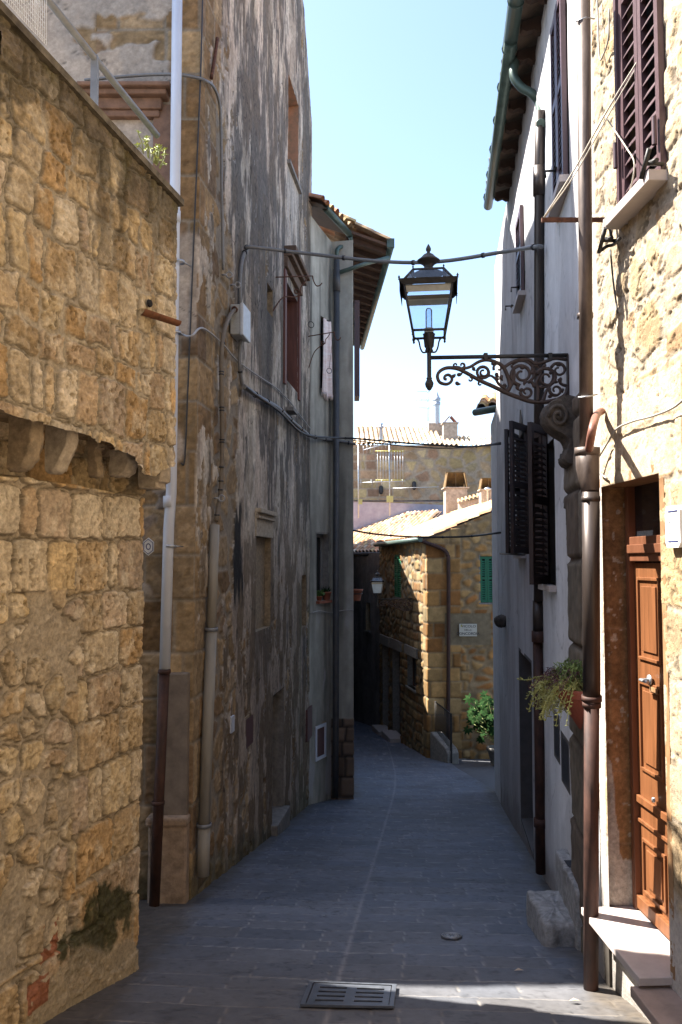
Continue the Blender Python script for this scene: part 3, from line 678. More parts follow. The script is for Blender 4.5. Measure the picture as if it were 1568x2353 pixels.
def window_part(nm, r, dep, back, frame, k=1, P=PA, par=None, rev=TUFFM, lab=None, sill=None, out=0):
    """opening with reveal (part) > pane/boards and frame (sub-parts)"""
    par = par or ha
    o = part(nm, reveal(MB(), P, k, *r, dep), rev, par, lab)
    part('pane' if back in (DGLASS, DARK) else 'infill', panel(MB(), P, k, *r, dep - .03), back, o)
    if back is OLDWOOD and (r[1] - r[0]) > .3:
        mb = MB(); n_p = 5; wp = (r[1] - r[0] - .02) / n_p
        for j in range(n_p): mb.obox(P.pt(r[0] + .01 + j * wp + .006, r[2] + .02, -dep + .035, k), P.U(k) * (wp - .012), -P.N(k) * .02, UP * (r[3] - r[2] - .04))
        for z_ in (.25, .75): mb.obox(P.pt(r[0] + .02, r[2] + (r[3] - r[2]) * z_, -dep + .05, k), P.U(k) * (r[1] - r[0] - .04), -P.N(k) * .014, UP * .09)
        part('planks', mb, OLDWOOD, o)
        part('handle', MB().tube([P.pt(r[0] + .12, r[2] + 1.0, -dep + .04, k), P.pt(r[0] + .12, r[2] + 1.0, -dep + .10, k), P.pt(r[0] + .22, r[2] + 1.0, -dep + .10, k)], .010, 6), IRON, o)
    if frame:
        mb = MB(); u, n = P.U(k), P.N(k); f = min(.05, (r[1] - r[0]) * .12)
        for s_, w_ in ((r[0], f), (r[1] - f, f)): mb.obox(P.pt(s_, r[2], -dep + .05, k), u * w_, -n * .05, UP * (r[3] - r[2]))
        for z_ in (r[2], r[3] - f): mb.obox(P.pt(r[0] + f, z_, -dep + .05, k), u * (r[1] - r[0] - 2 * f), -n * .048, UP * f)
        part('frame', mb, frame, o)
    if sill:
        mb = MB(); mb.obox(P.pt(r[0] - .06, r[2] - .05, sill[1], k), P.U(k) * (r[1] - r[0] + .12), -P.N(k) * (sill[1] + dep * .5), UP * .05); part('sill', mb, sill[0], o)
    return o
BRICKR = mat('brick_reveal', (.34, .24, .16), .9, 0, .35, 10, .5, col2=(.42, .22, .14))
window_part('window', W_up, .26, DGLASS, WHPIPE, rev=BRICKR, lab='tall narrow upper window with a bare brick reveal', sill=(STONE, .05))
wm = window_part('window', W_mid, .20, mat('infill_plaster', (.26, .25, .19), .9, 0, .3, 9, .4), REDWOOD, rev=REDWOOD, lab='walled-up window in a worn red-brown frame under a moulded hood')
mb = MB(); u, n = PA.U(1), PA.N(1)
for z_, pr, h in ((W_mid[3] + .34, .17, .07), (W_mid[3] + .27, .12, .07), (W_mid[3] + .12, .06, .15)):
    mb.obox(PA.pt(W_mid[0] - .12, z_, -.03, 1), u * (W_mid[1] - W_mid[0] + .24), n * (pr + .03), UP * h)
part('hood_moulding', mb, mat('old_moulding', (.14, .09, .06), .9, 0, .4, 12, .6), wm, bevel=.01)
for s_ in (W_mid[0] - .13, W_mid[1] + .01): part('jamb', MB().obox(PA.pt(s_, W_mid[2] - .1, -.02, 1), u * .12, n * .05, UP * (W_mid[3] - W_mid[2] + .2)), REDWOOD, wm, bevel=.006)
mb = MB(); mb.obox(PA.pt(W_mid[0] + .1, W_mid[2] - .42, -.02, 1), u * .35, n * .12, UP * .05); part('sill', mb, STONE, wm)
window_part('niche', W_nic, .22, DARK, None, lab='small dark niche')
wb = window_part('blocked_window', W_blk, .10, TUFFM, None, lab='narrow walled-up opening under a moulded stone lintel')
mb = MB(); s0, s1, z0, z1 = W_blk
for dz, h, pr in ((.0, .20, .02), (.20, .03, .05), (.23, .03, .03), (.26, .05, .07)): mb.obox(PA.pt(s0 - .06, z1 + dz, -.03, 1), u * (s1 - s0 + .12), n * (pr + .03), UP * h)
part('lintel', mb, TUFFW, wb, bevel=.006)
wd = window_part('door', W_door, .24, OLDWOOD, None, lab='low dark wooden door in a stone surround', rev=STONE)
mb = MB(); mb.obox(PA.pt(W_door[0] - .05, W_door[2] - .2, -.3, 1), u * (W_door[1] - W_door[0] + .1), n * .38, UP * .26); part('threshold', mb, STONE, wd, bevel=.01)
window_part('meter_hatch', W_h1, .03, mat('oxide_hatch', (.10, .045, .045), .6, 0, .15, 10, .1), None, lab='small oxide-red metal hatch')
window_part('slot_window', W_slt, .2, DARK, OLDWOOD, lab='narrow slot window near the far end')
mb = MB(); r_ = hole(1, 702, 716, 1632, 1705); mb.obox(PA.pt(r_[0], r_[2], 0, 1), u * min(r_[1] - r_[0], A2 - r_[0] - .03), n * .035, UP * (r_[3] - r_[2])); part('meter_hatch', mb, mat('oxide_hatch', (.10, .045, .045)), ha)
mb = MB(); r_ = hole(1, 528, 535, 1648, 1685); mb.obox(PA.pt(r_[0], r_[2], 0, 1), u * (r_[1] - r_[0]), n * .02, UP * (r_[3] - r_[2])); part('doorbell_plate', mb, WHPIPE, ha)
# front window with cornice, behind the terrace
wf = window_part('front_window', W_fr, .22, DARK, REDWOOD, k=0, rev=REDWOOD, lab='window with red-brown moulded stone surround above the terrace')
mb = MB(); u, n = PA.U(0), PA.N(0); s0, s1, z0, z1 = W_fr; cz = PA.at(380, 245, 0)[1]
PINKST = mat('red_brown_cornice', (.20, .115, .075), .85, 0, .3, 10, .5)
for dz, h, pr, ex in ((.0, .06, .06, .06), (.06, .10, .08, .08), (.16, .05, .13, .13), (.21, .04, .17, .17)):
    mb.obox(PA.pt(s0 - ex, cz - .12 + dz, -.03, 0), u * (s1 - s0 + 2 * ex), n * (pr + .03), UP * h)
part('cornice', mb, PINKST, wf, bevel=.012)
for s_ in (s0 - .16, s1): part('jamb', MB().obox(PA.pt(s_ + .003, z0, -.02, 0), u * .155, n * .06, UP * (z1 - z0 + .02)), PINKST, wf, bevel=.01)
# pilaster at the corner with moulded base
mb = MB(); q = PA.at(375, 2030, 0)[0]; sR = A1 - .035
g0 = G(6.8) - .1; zc = PA.at(400, 1545, 0)[1]; zb1 = PA.at(400, 1872, 0)[1]
u = PA.U(0); n = PA.N(0)
mb.obox(PA.pt(sR - .26, zb1, -.03, 0), u * .26, n * .075, UP * (zc - zb1))
part('pilaster_shaft', mb, mat('grey_plaster_pilaster', (.17, .14, .115), .9, 0, .25, 9, .4), ha, bevel=.015)
mb = MB(); mb.obox(PA.pt(sR - .30, g0, -.03, 0), u * .31, n * .15, UP * (zb1 - .05 - g0)); mb.obox(PA.pt(sR - .32, zb1 - .06, -.03, 0), u * .34, n * .17, UP * .07)
part('pilaster_base', mb, mat('worn_pilaster_base', (.30, .22, .155), .9, 0, .35, 12, .8, dist=.012), ha, bevel=.02)

# ================================================================ LEFT: grey rendered house and the eaves beyond
PB = Path([(-.50, 12.92), (-.165, 13.68), (.205, 13.66), (-.10, 20.5), (-3.0, 20.6)])
B_cur = rect(PB, 0, 737, 757, 738, 900, 'b'); B_cur = (B_cur[0], B_cur[1], B_cur[2], B_cur[3])
B_pot = rect(PB, 0, 728, 755, 1228, 1378, 'b')
B_hat = rect(PB, 0, 724, 748, 1660, 1738, 'b')
def topB(S): return np.interp(S, [0, PB.c[1], PB.c[2], PB.c[3]], [5.55, 5.40, 5.42, 5.5])
def fn_B(S, Z):
    st = fbm(S * 6, Z * .7, 4, 3); f = fbm(S * 9, Z * 5, 4, 5)
    C = np.array((.33, .32, .275)) * (.62 + .75 * st)[..., None] * (.75 + .5 * f)[..., None]
    C = C * (1 - .45 * ss(.55, .75, fbm(S * 5, Z * .5, 3, 8)))[..., None]
    C = mix(C, (.38, .37, .37), ss(.68, .72, fbm(S * 2.6, Z * 1.2, 3, 15)) * ss(0, -1.5, Z) * .7)
    H = .004 * (f - .5) + .012 * (fbm(S * 2, Z * 2, 3, 6) - .5)
    pier = (S > PB.c[1] + .0) & (S < PB.c[2] + 1) & (Z < -2.55)
    e, i = courses(S, Z, (.22, .34), (.5, .7), 3, .02, 3, .03); k = ss(.0, .03, e)
    C = np.where(pier[..., None], mix(np.array((.05, .04, .035)) + 0 * C, np.array((.17, .12, .085)) * (.6 + .8 * rnd(i, 3))[..., None], k), C); H = np.where(pier, -.02 + k * .03, H)
    return H, C
hb = thing('grey_house', 'narrow grey rendered house with a curtain hanging from its window, beyond the peeling house', 'house', (-.1, 13.7, G(13.7)))
sheet('wall', PB, (0, PB.c[3] + .6), (-4.6, 5.6), .02, .025, fn_B, holes=[B_cur, B_pot, B_hat], top=topB, m=M_SMOOTH, parent=hb)
mb = MB(); mb.prism([(-.8, 13.25), (-.28, 13.85), (.02, 13.85), (-.25, 20.3), (-3, 20.3), (-3, 13.3)], (0, 0, -5.5), (1, 0, 0), (0, 1, 0), (0, 0, 10.7)); part('house_core', mb, DARK, hb)
window_part('window', B_cur, .16, DARK, None, 0, PB, hb, rev=STONE, lab='window with a curtain hung outside')
wpot = window_part('window', B_pot, .16, DARK, STEEL, 0, PB, hb, rev=STONE, lab='window with flower pots on its brick sill')
mb = MB(); mb.obox(PB.pt(B_pot[0] - .02, B_pot[2] - .045, -.1, 0), PB.U(0) * (B_pot[1] - B_pot[0] + .04), PB.N(0) * .16, UP * .04); part('sill', mb, TERRA, wpot)
window_part('meter_hatch', B_hat, .03, mat('oxide_hatch', (.10, .045, .045)), WHPIPE, 0, PB, hb, lab='red-brown hatch in a pale frame')
# roof edges
mb = MB()
e0 = atd(733, 475, 12.8); e1 = atd(812, 545, 14.1)
mb.quad(e0 + V((.05, -.1, 0)), e1, e1 + V((-1.2, .2, .5)), e0 + V((-1.2, .3, .5))); mb.quad(e0 + V((.05, -.1, .06)), e1 + V((0, 0, .06)), e1 + V((-1.2, .2, .56)), e0 + V((-1.2, .3, .56)))
part('roof_soffit', mb, BOARD, hb)
tileroof('roof_tiles', e0 + V((.02, -.1, .09)), (e1 - e0), V((-1.2, .3, .46)), (e1 - e0).length + .1, 1.5, hb, 4, per=.19)
mb = MB(); mb.tube([atd(748, 478, 12.95), atd(806, 541, 14.0)], .055, 10); part('gutter', mb, GREENCU, hb)
mb = MB(); a = atd(806, 545, 13.95); mb.tube(cr([a, a + V((0, 0, -.12)), atd(778, 570, 13.6), atd(774, 590, 13.58)], 4), .035); part('gutter_outlet', mb, GREENCU, hb)
# B2 : long eaves reaching away over the lane
z_in = 5.72; E0 = atd(892, 566, 14.0); E1 = atd(828, 797, 20.3); I0 = V((.10, 13.9, 5.66)); I1 = V((-.35, 20.4, 5.66))
mb = MB(); mb.quad(I0, E0, E1, I1); mb.quad(*[p + V((0, 0, .05)) for p in (I0, E0, E1, I1)]); mb.quad(I0, E0, E0 + V((0, 0, .05)), I0 + V((0, 0, .05)))
part('eave_boards', mb, BOARD, hb)
mb = MB()
for k in range(16):
    t = (k + .3) / 16; a = I0.lerp(I1, t); b = E0.lerp(E1, t); mb.obox(a + V((0, 0, -.10)), (b - a) * .97, (0, .07, 0), (0, 0, .098))
part('rafters', mb, mat('rafter_wood', (.055, .03, .02), .8, 0, .3, 10, .3), hb)
tileroof('eave_tiles', E0 + V((.03, -.05, .08)), E1 - E0, (I0 - E0) + V((0, 0, .12)), (E1 - E0).length, 1.6, hb, 9, per=.2)
mb = MB(); mb.tube([E0 + V((.05, 0, .0)), E1 + V((.05, 0, -.02))], .06, 10)
mb.obox(E0 + V((-.02, -.03, -.03)), (.13, 0, 0), (0, .03, 0), (0, 0, .16)); part('gutter', mb, GREENCU, hb)
mb = MB(); a = PB.pp(824, 684, .03, 2) if False else V((.20, 14.9, 0)); zt = atd(825, 682, 15.0).z; zb_ = atd(825, 905, 15.0).z
q = PB.c[2]; a = atd(819, 905, 15.2); mb.obox((a.x - .03, 15.2, zb_), (.095, .0, 0), (0, .5, 0), (0, 0, zt - zb_)); part('shutter', mb, SHUTP, hb)
# unseen wall and block added beyond, shaped to shade the tuff house's side
hk = MB(); hk.prism([(23.5, -7), (23.5, 1.75), (26, 2.45), (32, 2.45), (32, -7)], (-2.5, 0, 0), (0, 1, 0), (0, 0, 1), (2.6, 0, 0))
solo('shade_block', hk, TUFFM, 'unseen tuff block added beyond the grey house to shade the tuff house side wall', 'building')
hk = MB(); hk.prism([(20.35, -7), (20.35, .4), (22.5, .5), (22.6, -.9), (23.48, -.55), (23.48, -7)], (-.3, 0, 0), (0, 1, 0), (0, 0, 1), (.4, 0, 0))
solo('shade_wall', hk, TUFFM, 'unseen stepped wall added beyond the grey house to keep sun off the lane', 'stone wall')

# ================================================================ MIDDLE: tuff house with the street plaque, and the curved house beyond
PC = Path([(8.5, 22.0), (2.28, 22.0), (1.32, 28.3)], side=-1)
C1 = PC.c[1]; C2 = PC.c[2]
def topC(S): return np.interp(S, [0, C1, C2], [.62 + 2.45, .62, .62])
C_gs = rect(PC, 0, 1104, 1136, 1278, 1385)
C_g2 = rect(PC, 1, 907, 922, 1274, 1374, 'b')
C_d1 = rect(PC, 1, 880, 894, 1486, 1690, 'b'); C_d2 = rect(PC, 1, 903, 921, 1497, 1712, 'b'); C_w3 = rect(PC, 1, 937, 958, 1512, 1588, 'b')
def fn_C(S, Z):
    e, i = courses(S, Z, (.20, .34), (.22, .52), 51, .05, 2, .06); er, ir = rubble(S, Z, .38, .25, 53, .95)
    m = (fbm(S * .8, Z * .8, 2, 4) > .5) | (S < C1 - 1.1); 
    ec, ic = courses(S, Z, (.36, .46), (.42, .75), 54, .02, 2, .03)
    e = np.where(m, er - .02, e - .012); i = np.where(m, ir + 333, i)
    cor = (np.abs(S - C1 + .25) < .62); e = np.where(cor, ec, e); i = np.where(cor, ic + 99, i)
    k = ss(0, .03, e)
    C = pick([(.44, .28, .12), (.50, .34, .16), (.38, .22, .09), (.52, .40, .22), (.42, .30, .15), (.34, .18, .07)], rnd(i, 3)) * (.75 + .5 * rnd(i, 6))[..., None]
    C = mix(np.array((.33, .28, .20)) * (.8 + .4 * fbm(S * 4, Z * 4, 3, 2))[..., None], C, k)
    C = C * (.7 + .6 * fbm(S * 6, Z * 6, 4, 9))[..., None]; C = C * np.where((S < C1)[..., None], np.array((.82, .66, .50)), np.array((.46, .44, .42)))  # side face darkened in colour to deepen the alley shade
    pl = ss(.56, .62, fbm(S * 1.3, Z * 1.3, 4, 12)) * ss(-.2, .4, Z - .4 * 0); C = mix(C, (.25, .165, .085), pl * .7)
    # plastered strip round the plaque and window
    bx = ((np.abs(S - PC.at(1076, 1447, 0)[0]) < .62) & (np.abs(Z - PC.at(1076, 1447, 0)[1]) < .42)); C = np.where(bx[..., None], np.array((.20, .15, .09)) * (.8 + .4 * fbm(S * 8, Z * 8, 3, 9))[..., None], C); k = np.where(bx, .3, k)
    low_dark = ss(-3.6, -5.0, Z) * (S < C1); C = C * (1 - .4 * low_dark)[..., None]  # front face gets darker towards its foot
    H = -.01 + k * (.02 + .03 * rnd(i, 7)) + .02 * (fbm(S * 3, Z * 3, 3, 7) - .5)
    return H, C
hc = thing('plaque_house', 'warm tuff house with green shutters and the street plaque, at the lane bend', 'house', (2.28, 22.0, G(22)))
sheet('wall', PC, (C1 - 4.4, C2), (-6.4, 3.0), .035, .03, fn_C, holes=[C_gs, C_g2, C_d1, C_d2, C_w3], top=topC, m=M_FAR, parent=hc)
mb = MB(); mb.prism([(2.55, 22.25), (8.5, 22.25), (8.5, 28.5), (1.65, 28.5)], (0, 0, -7), (1, 0, 0), (0, 1, 0), (0, 0, 7.5)); part('house_core', mb, DARK, hc)
upC = V((.987, .16, .39)); eC = V((-.152, .988, 0)); OC = V((2.15, 21.86, .62))
tileroof('roof_tiles', OC, eC, upC, 6.2, 4.6, hc, 21, per=.2)
mb = MB(); un = upC.normalized()
for off in (-.045,): mb.obox(OC + UP * off, eC * 6.2, un * 4.6, UP * -.05)
part('roof_boards', mb, BOARD, hc)
mb = MB(); mb.tube([OC + V((-.05, 0, -.04)), OC + eC * 6.2 + V((-.05, 0, -.06))], .07, 10); part('gutter', mb, GREENCU, hc)
mb = MB(); a = OC + V((0, .1, -.08)); dp = PC.pp(1031, 1285, .10, 0)
mb.tube(cr([a, a + V((.12, -.06, -.05)), PC.pp(1018, 1262, .10, 0), PC.pp(1029, 1276, .10, 0), PC.pp(1031, 1300, .10, 0), PC.pp(1031, 1500, .10, 0), PC.pp(1030, 1700, .10, 0)], 5), .052, 10)
part('downpipe', mb, BRPIPE, hc)
def shut_win(P, k, r, m, par, lab, leaves=2, out=.03, back=DARK, dep=.12, sill=True):
    o = part('window', reveal(MB(), P, k, *r, dep), STONE, par, lab); part('pane', panel(MB(), P, k, *r, dep - .02), back, o)
    w_ = (r[1] - r[0]) / leaves
    for j in range(leaves):
        louv = louvre(MB(), P.pt(r[0] + j * w_ + .004, r[2] + .01, -.03, k), P.U(k), P.N(k), w_ - .008, r[3] - r[2] - .02, .05, .06, .03)
        part('shutter_leaf', louv, m, o)
    if sill:
        mb = MB(); mb.obox(P.pt(r[0] - .05, r[2] - .04, .04, k), P.U(k) * (r[1] - r[0] + .1), -P.N(k) * .15, UP * .04); part('sill', mb, STONE, o)
    return o
shut_win(PC, 0, C_gs, GREENS, hc, 'window with closed green louvred shutters facing the camera')
shut_win(PC, 1, C_g2, GREENS, hc, 'tall green shuttered window on the sunlit side wall')
for r, lab in ((C_d1, 'far dark doorway under a stone lintel'), (C_d2, 'near dark doorway under a stone lintel')):
    zb_ = r[2]; o = window_part('door', (r[0], r[1], r[2], r[3]), .25, OLDWOOD, None, 1, PC, hc, lab=lab, rev=STONE)
    mb = MB(); mb.obox(PC.pt(r[0] - .25, r[3], -.02, 1), PC.U(1) * (r[1] - r[0] + .5), PC.N(1) * .08, UP * .30); part('lintel', mb, STONE, o)
    mb = MB(); g = G(PC.pt(r[0], 0, 0, 1).y); mb.obox(PC.pt(r[0] - .1, g - .1, -.1, 1), PC.U(1) * (r[1] - r[0] + .2), PC.N(1) * .45, UP * .22); part('doorstep', mb, MARBLE, o)
o = window_part('window', C_w3, .2, DGLASS, OLDWOOD, 1, PC, hc, lab='small low window under a stone lintel', rev=STONE, sill=(STONE, .06))
mb = MB(); mb.obox(PC.pt(C_w3[0] - .2, C_w3[3], -.02, 1), PC.U(1) * (C_w3[1] - C_w3[0] + .4), PC.N(1) * .08, UP * .26); part('lintel', mb, STONE, o)
# chimneys on its roof and the parapet
CHB = mat('chimney_render', (.36, .30, .24), .9, 0, .3, 8, .5)
LICH = mat('lichened_tile', (.13, .07, .03), .85, 0, .4, 5, .4, col2=(.20, .12, .035))
def chimney(px0, px1, pyt, pyb, d, lab, par=None, capm=LICH, name='chimney'):
    a = atd(px0, pyb, d); b = atd(px1, pyt, d); w_ = b.x - a.x; h = b.z - a.z; c = V(((a.x + b.x) / 2, d, a.z))
    t = thing(name, lab, 'chimney', c - UP * .8); dpt = w_ * .8; hh = h * .56
    part('stack', MB().obox(c + V((-w_ * .46, -dpt / 2, -.8)), (w_ * .92, 0, 0), (0, dpt, 0), (0, 0, hh + .8)), CHB, t, bevel=.01)
    part('ledge', MB().obox(c + V((-w_ * .54, -dpt * .55, hh)), (w_ * 1.08, 0, 0), (0, dpt * 1.1, 0), (0, 0, .04)), CHB, t, bevel=.006)
    mb = MB(); z0 = hh + .04; z1 = h
    for sx in (-1, 1):   # sloping tile slabs leaning together
        mb.obox(c + V((sx * w_ * .44, -dpt / 2, z0)), (-sx * w_ * .10, 0, z1 - z0 - .03), (sx * .03, 0, .0), (0, dpt, 0))
    mb.obox(c + V((-w_ * .40, dpt * .36, z0)), (w_ * .8, 0, 0), (0, -dpt * .5, z1 - z0 - .03), (0, .03, 0))
    mb.obox(c + V((-w_ * .40, -dpt * .10, z1 - .03)), (w_ * .8, 0, 0), (0, dpt * .2, 0), (0, 0, .04))
    mb.obox(c + V((-.012, -dpt * .30, z0)), (.024, 0, 0), (0, dpt * .15, z1 - z0 - .04), (0, .02, 0))
    part('tile_cap', mb, capm, t)
    return t
chimney(1020, 1073, 1086, 1172, 28.6, 'rendered chimney with a yellow lichened tile cap, left of the pair on the low roof')
chimney(1102, 1142, 1099, 1165, 26.5, 'chimney with a red-edged tile cap partly hidden by the white house corner')
mb = MB(); a = atd(1055, 1165, 27.5); b = atd(1112, 1150, 26.8); t = thing('tiled_parapet', 'short rendered parapet topped with red clay tiles beside the chimneys', 'parapet', a - UP * .5)
mb.obox(a - UP * .6, b - a + UP * 0, (0, .25, 0), (0, 0, .72)); part('wall', mb, CHB, t)
tileroof('tiles', a + V((-.05, -.1, .14)), b - a, (0, .35, .12), (b - a).length + .15, .45, t, 5, per=.16)
mb = MB(); c = atd(1121, 1140, 26.3); mb.lathe([(0, .30), (.13, .24), (.14, .20), (.07, .17), (.07, -.3)], c, 14); solo('flue_cowl', mb, STEEL, 'shiny round metal flue cowl beside the red parapet tiles', 'flue', c - UP * .3)

# curved house beyond with lit tile roof
PJ = Path([(1.32, 28.35), (.4, 31.5), (-3.2, 36.5)], side=-1)
def fn_J(S, Z):
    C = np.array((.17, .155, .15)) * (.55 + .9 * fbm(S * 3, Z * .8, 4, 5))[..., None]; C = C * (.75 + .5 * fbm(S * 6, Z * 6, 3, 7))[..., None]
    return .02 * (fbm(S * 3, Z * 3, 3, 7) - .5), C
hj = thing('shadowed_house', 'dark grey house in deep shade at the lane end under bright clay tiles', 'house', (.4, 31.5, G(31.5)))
J_w = rect(PJ, 0, 841, 851, 1385, 1450, 'b'); J_d = rect(PJ, 0, 862, 870, 1560, 1680, 'b')
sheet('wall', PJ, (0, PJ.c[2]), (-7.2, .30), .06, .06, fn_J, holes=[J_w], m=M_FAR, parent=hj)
window_part('window', J_w, .2, DGLASS, None, 0, PJ, hj, lab='narrow upper window', sill=(STONE, .06))
mb = MB(); mb.prism([(1.6, 28.7), (.7, 31.6), (-3.2, 37), (-3.2, 40), (8, 40), (8, 28.7)], (0, 0, -8), (1, 0, 0), (0, 1, 0), (0, 0, 8.2)); part('house_core', mb, DARK, hj)
tileroof('roof_tiles', V((1.9, 28.55, .34)), V((-.55, .84, 0)), V((.50, 1.05, .42)), 6, 5.0, hj, 31, per=.23, cap=.075)
mb = MB(); o_ = V((2.0, 28.55, .24)); mb.obox(o_, V((-.55, .84, 0)).normalized() * 6, V((.50, 1.05, .42)).normalized() * 5, UP * .05); part('roof_boards', mb, BOARD, hj)
mb = MB(); mb.tube([V((1.75, 28.4, .27)), V((-1.4, 33.3, .22))], .07, 8); part('gutter', mb, IRON, hj)

# lavender wall of the yard above, and the large stone house behind
LAV = mat('lavender_render', (.36, .32, .38), .85, 0, .2, 2.5, .3, col2=(.44, .40, .44))
t = thing('lavender_house', 'low house wall in pale lavender render with a blackened top edge, behind the tile roofs', 'house', (1.5, 34.5, -2))
mb = MB(); a = atd(812, 1152, 34.5); b = atd(1037, 1161, 34.5); mb.prism([(-6, a.z - .0), (a.x, a.z), (b.x, b.z), (b.x, -3), (-6, -3)], (0, 34.5, 0), (1, 0, 0), UP, (0, 3, 0)); part('wall', mb, LAV, t)
mb = MB(); mb.obox(V((-6, 34.44, a.z + .003)), (b.x + 6, 0, 0), (0, .4, 0), UP * .05); part('capping', mb, mat('blackened_capping', (.10, .09, .085), .9, 0, .6, 6, .5), t)
PD = Path([(16, 41.0), (-8, 40.0)], side=-1)
def fn_D(S, Z):
    e, i = courses(S, Z, (.34, .52), (.45, 1.0), 61, .06, 1, .06); er, ir = rubble(S, Z, .62, .5, 63, .95); m = S < PD.c[1] - 11.1
    e = np.where(m, er - .03, e - .012); i = np.where(m, ir + 700, i); k = ss(0, .04, e)
    C = pick([(.44, .29, .16), (.48, .33, .17), (.40, .25, .14), (.50, .37, .20), (.37, .22, .13), (.48, .34, .16)], rnd(i, 2)) * (.8 + .4 * rnd(i, 4))[..., None]
    C = mix(np.array((.42, .32, .22)) + 0 * C, C, k) * .8 * (.75 + .5 * fbm(S * 2, Z * 2, 4, 9))[..., None]
    return -.01 + k * .04, C
hd = thing('far_stone_house', 'large warm stone house with a hipped clay tile roof closing the view above the lane', 'house', (3, 40.5, -2))
zD = atd(980, 1024, 40.6).z
sheet('wall', PD, (4, PD.c[1]), (-2, zD), .06, .06, fn_D, m=M_FAR, parent=hd)
mb = MB(); mb.obox(V((-8, 41.3, -3)), (24, .5, 0), (0, 5, 0), (0, 0, 3 + zD - .1)); part('house_core', mb, DARK, hd)
# hipped roof: front slope in three strips of different height, left hip end
pD = [(.56, .40, .26), (.64, .50, .34), (.70, .58, .44), (.60, .42, .24), (.66, .46, .29), (.50, .35, .22), (.72, .64, .52)]
Eo = V((12.0, 40.35, zD - .02)); el = V((-1, -.042, 0))
tileroof('roof_tiles', V((atd(1020, 1020, 40.4).x, 40.2, zD)), V((-1, -.03, 0)), V((0, .93, .37)), 4.3, 4.1, hd, 41, per=.24, row=.42, cap=.08, pal=pD)
tileroof('roof_tiles', V((12, 40.35, zD - .05)), V((-1, -.02, 0)), V((0, .93, .30)), 12 - atd(1020, 1020, 40.4).x + .02, 2.6, hd, 43, per=.24, row=.42, cap=.08, pal=pD)
tileroof('roof_tiles', V((atd(912, 1012, 40).x, 39.95, zD)), V((-1, .25, -.02)), V((.15, .93, .25)), 4.6, 2.9, hd, 45, per=.24, row=.42, cap=.08, pal=pD)
def far_chim(px0, px1, pyt, pyb, d, lab, cap=True):
    a = atd(px0, pyb, d); b = atd(px1, pyt, d); w_ = b.x - a.x; t = thing('chimney', lab, 'chimney', (a.x + w_ / 2, d, a.z - .8), 'chimneys of the far stone house')
    h = (b.z - a.z) * (.6 if cap else 1)
    part('stack', MB().obox(V((a.x, d - w_ * .4, a.z - .8)), (w_, 0, 0), (0, w_ * .8, 0), (0, 0, h + .8)), CHB, t, bevel=.02)
    if cap:
        part('ledge', MB().obox(V((a.x - .06, d - w_ * .45, a.z + h)), (w_ + .12, 0, 0), (0, w_ * .9, 0), (0, 0, .06)), CHB, t)
        mb = MB()
        for sx, o_ in ((1, a.x + .02), (-1, a.x + w_ - .02)): mb.obox(V((o_, d - w_ * .4, a.z + h + .06)), (sx * w_ * .38, 0, b.z - a.z - h - .1), (sx * .05, 0, -.02), (0, w_ * .7, 0))
        part('tile_cap', mb, TERRA, t)
    return t
far_chim(1018, 1050, 956, 1003, 42.0, 'stone chimney with a red gabled cap on the hipped roof')
far_chim(984, 1022, 974, 1000, 43.0, 'wide pale chimney block at the foot of the tall steel flue', False)
t = thing('steel_flue', 'tall shiny steel flue with a conical cap rising above the far roof', 'flue', atd(1004, 975, 42.8))
c = atd(1004, 975, 42.8); zt = atd(1004, 920, 42.8).z - c.z; zz = atd(1004, 897, 42.8).z - c.z
part('pipe', MB().lathe([(.16, 0), (.16, zt)], c, 16).lathe([(.20, zt - .25), (.20, zt - .1), (.16, zt - .08)], c, 16), STEEL, t)
part('cap', MB().lathe([(.21, zt), (.21, zt + .12), (.16, zt + .14), (0, zz)], c, 16), STEEL, t)
c = atd(951, 1010, 39.8); solo('roof_vent', MB().lathe([(.10, -.1), (.09, .45), (.17, .47), (.17, .56), (.05, .6), (.12, .68), (.0, .72)], c, 12), STEEL, 'small metal vent pipe on the left slope of the far tile roof', 'vent', c) if False else None
c = atd(876, 996, 39.8); solo('roof_vent', MB().lathe([(.10, -.3), (.09, .25), (.16, .27), (.16, .34), (.05, .38), (.12, .48), (.0, .5)], c, 12), STEEL, 'small metal vent pipe on the left slope of the far tile roof', 'vent', c)
for px, py, lb in ((876, 1130, 'left small black wall lamp low on the far stone wall'), (952, 1120, 'right black wall lamp low on the far stone wall')):
    c = atd(px, py, 40.3); t = thing('wall_lamp', lb, 'lamp', c, 'small black lamps on the far wall')
    part('body', MB().lathe([(.05, -.12), (.12, 0), (.10, .25), (.04, .3)], c, 10), IRON, t); part('bracket', MB().tube([c + V((0, .5, .1)), c], .03), IRON, t)
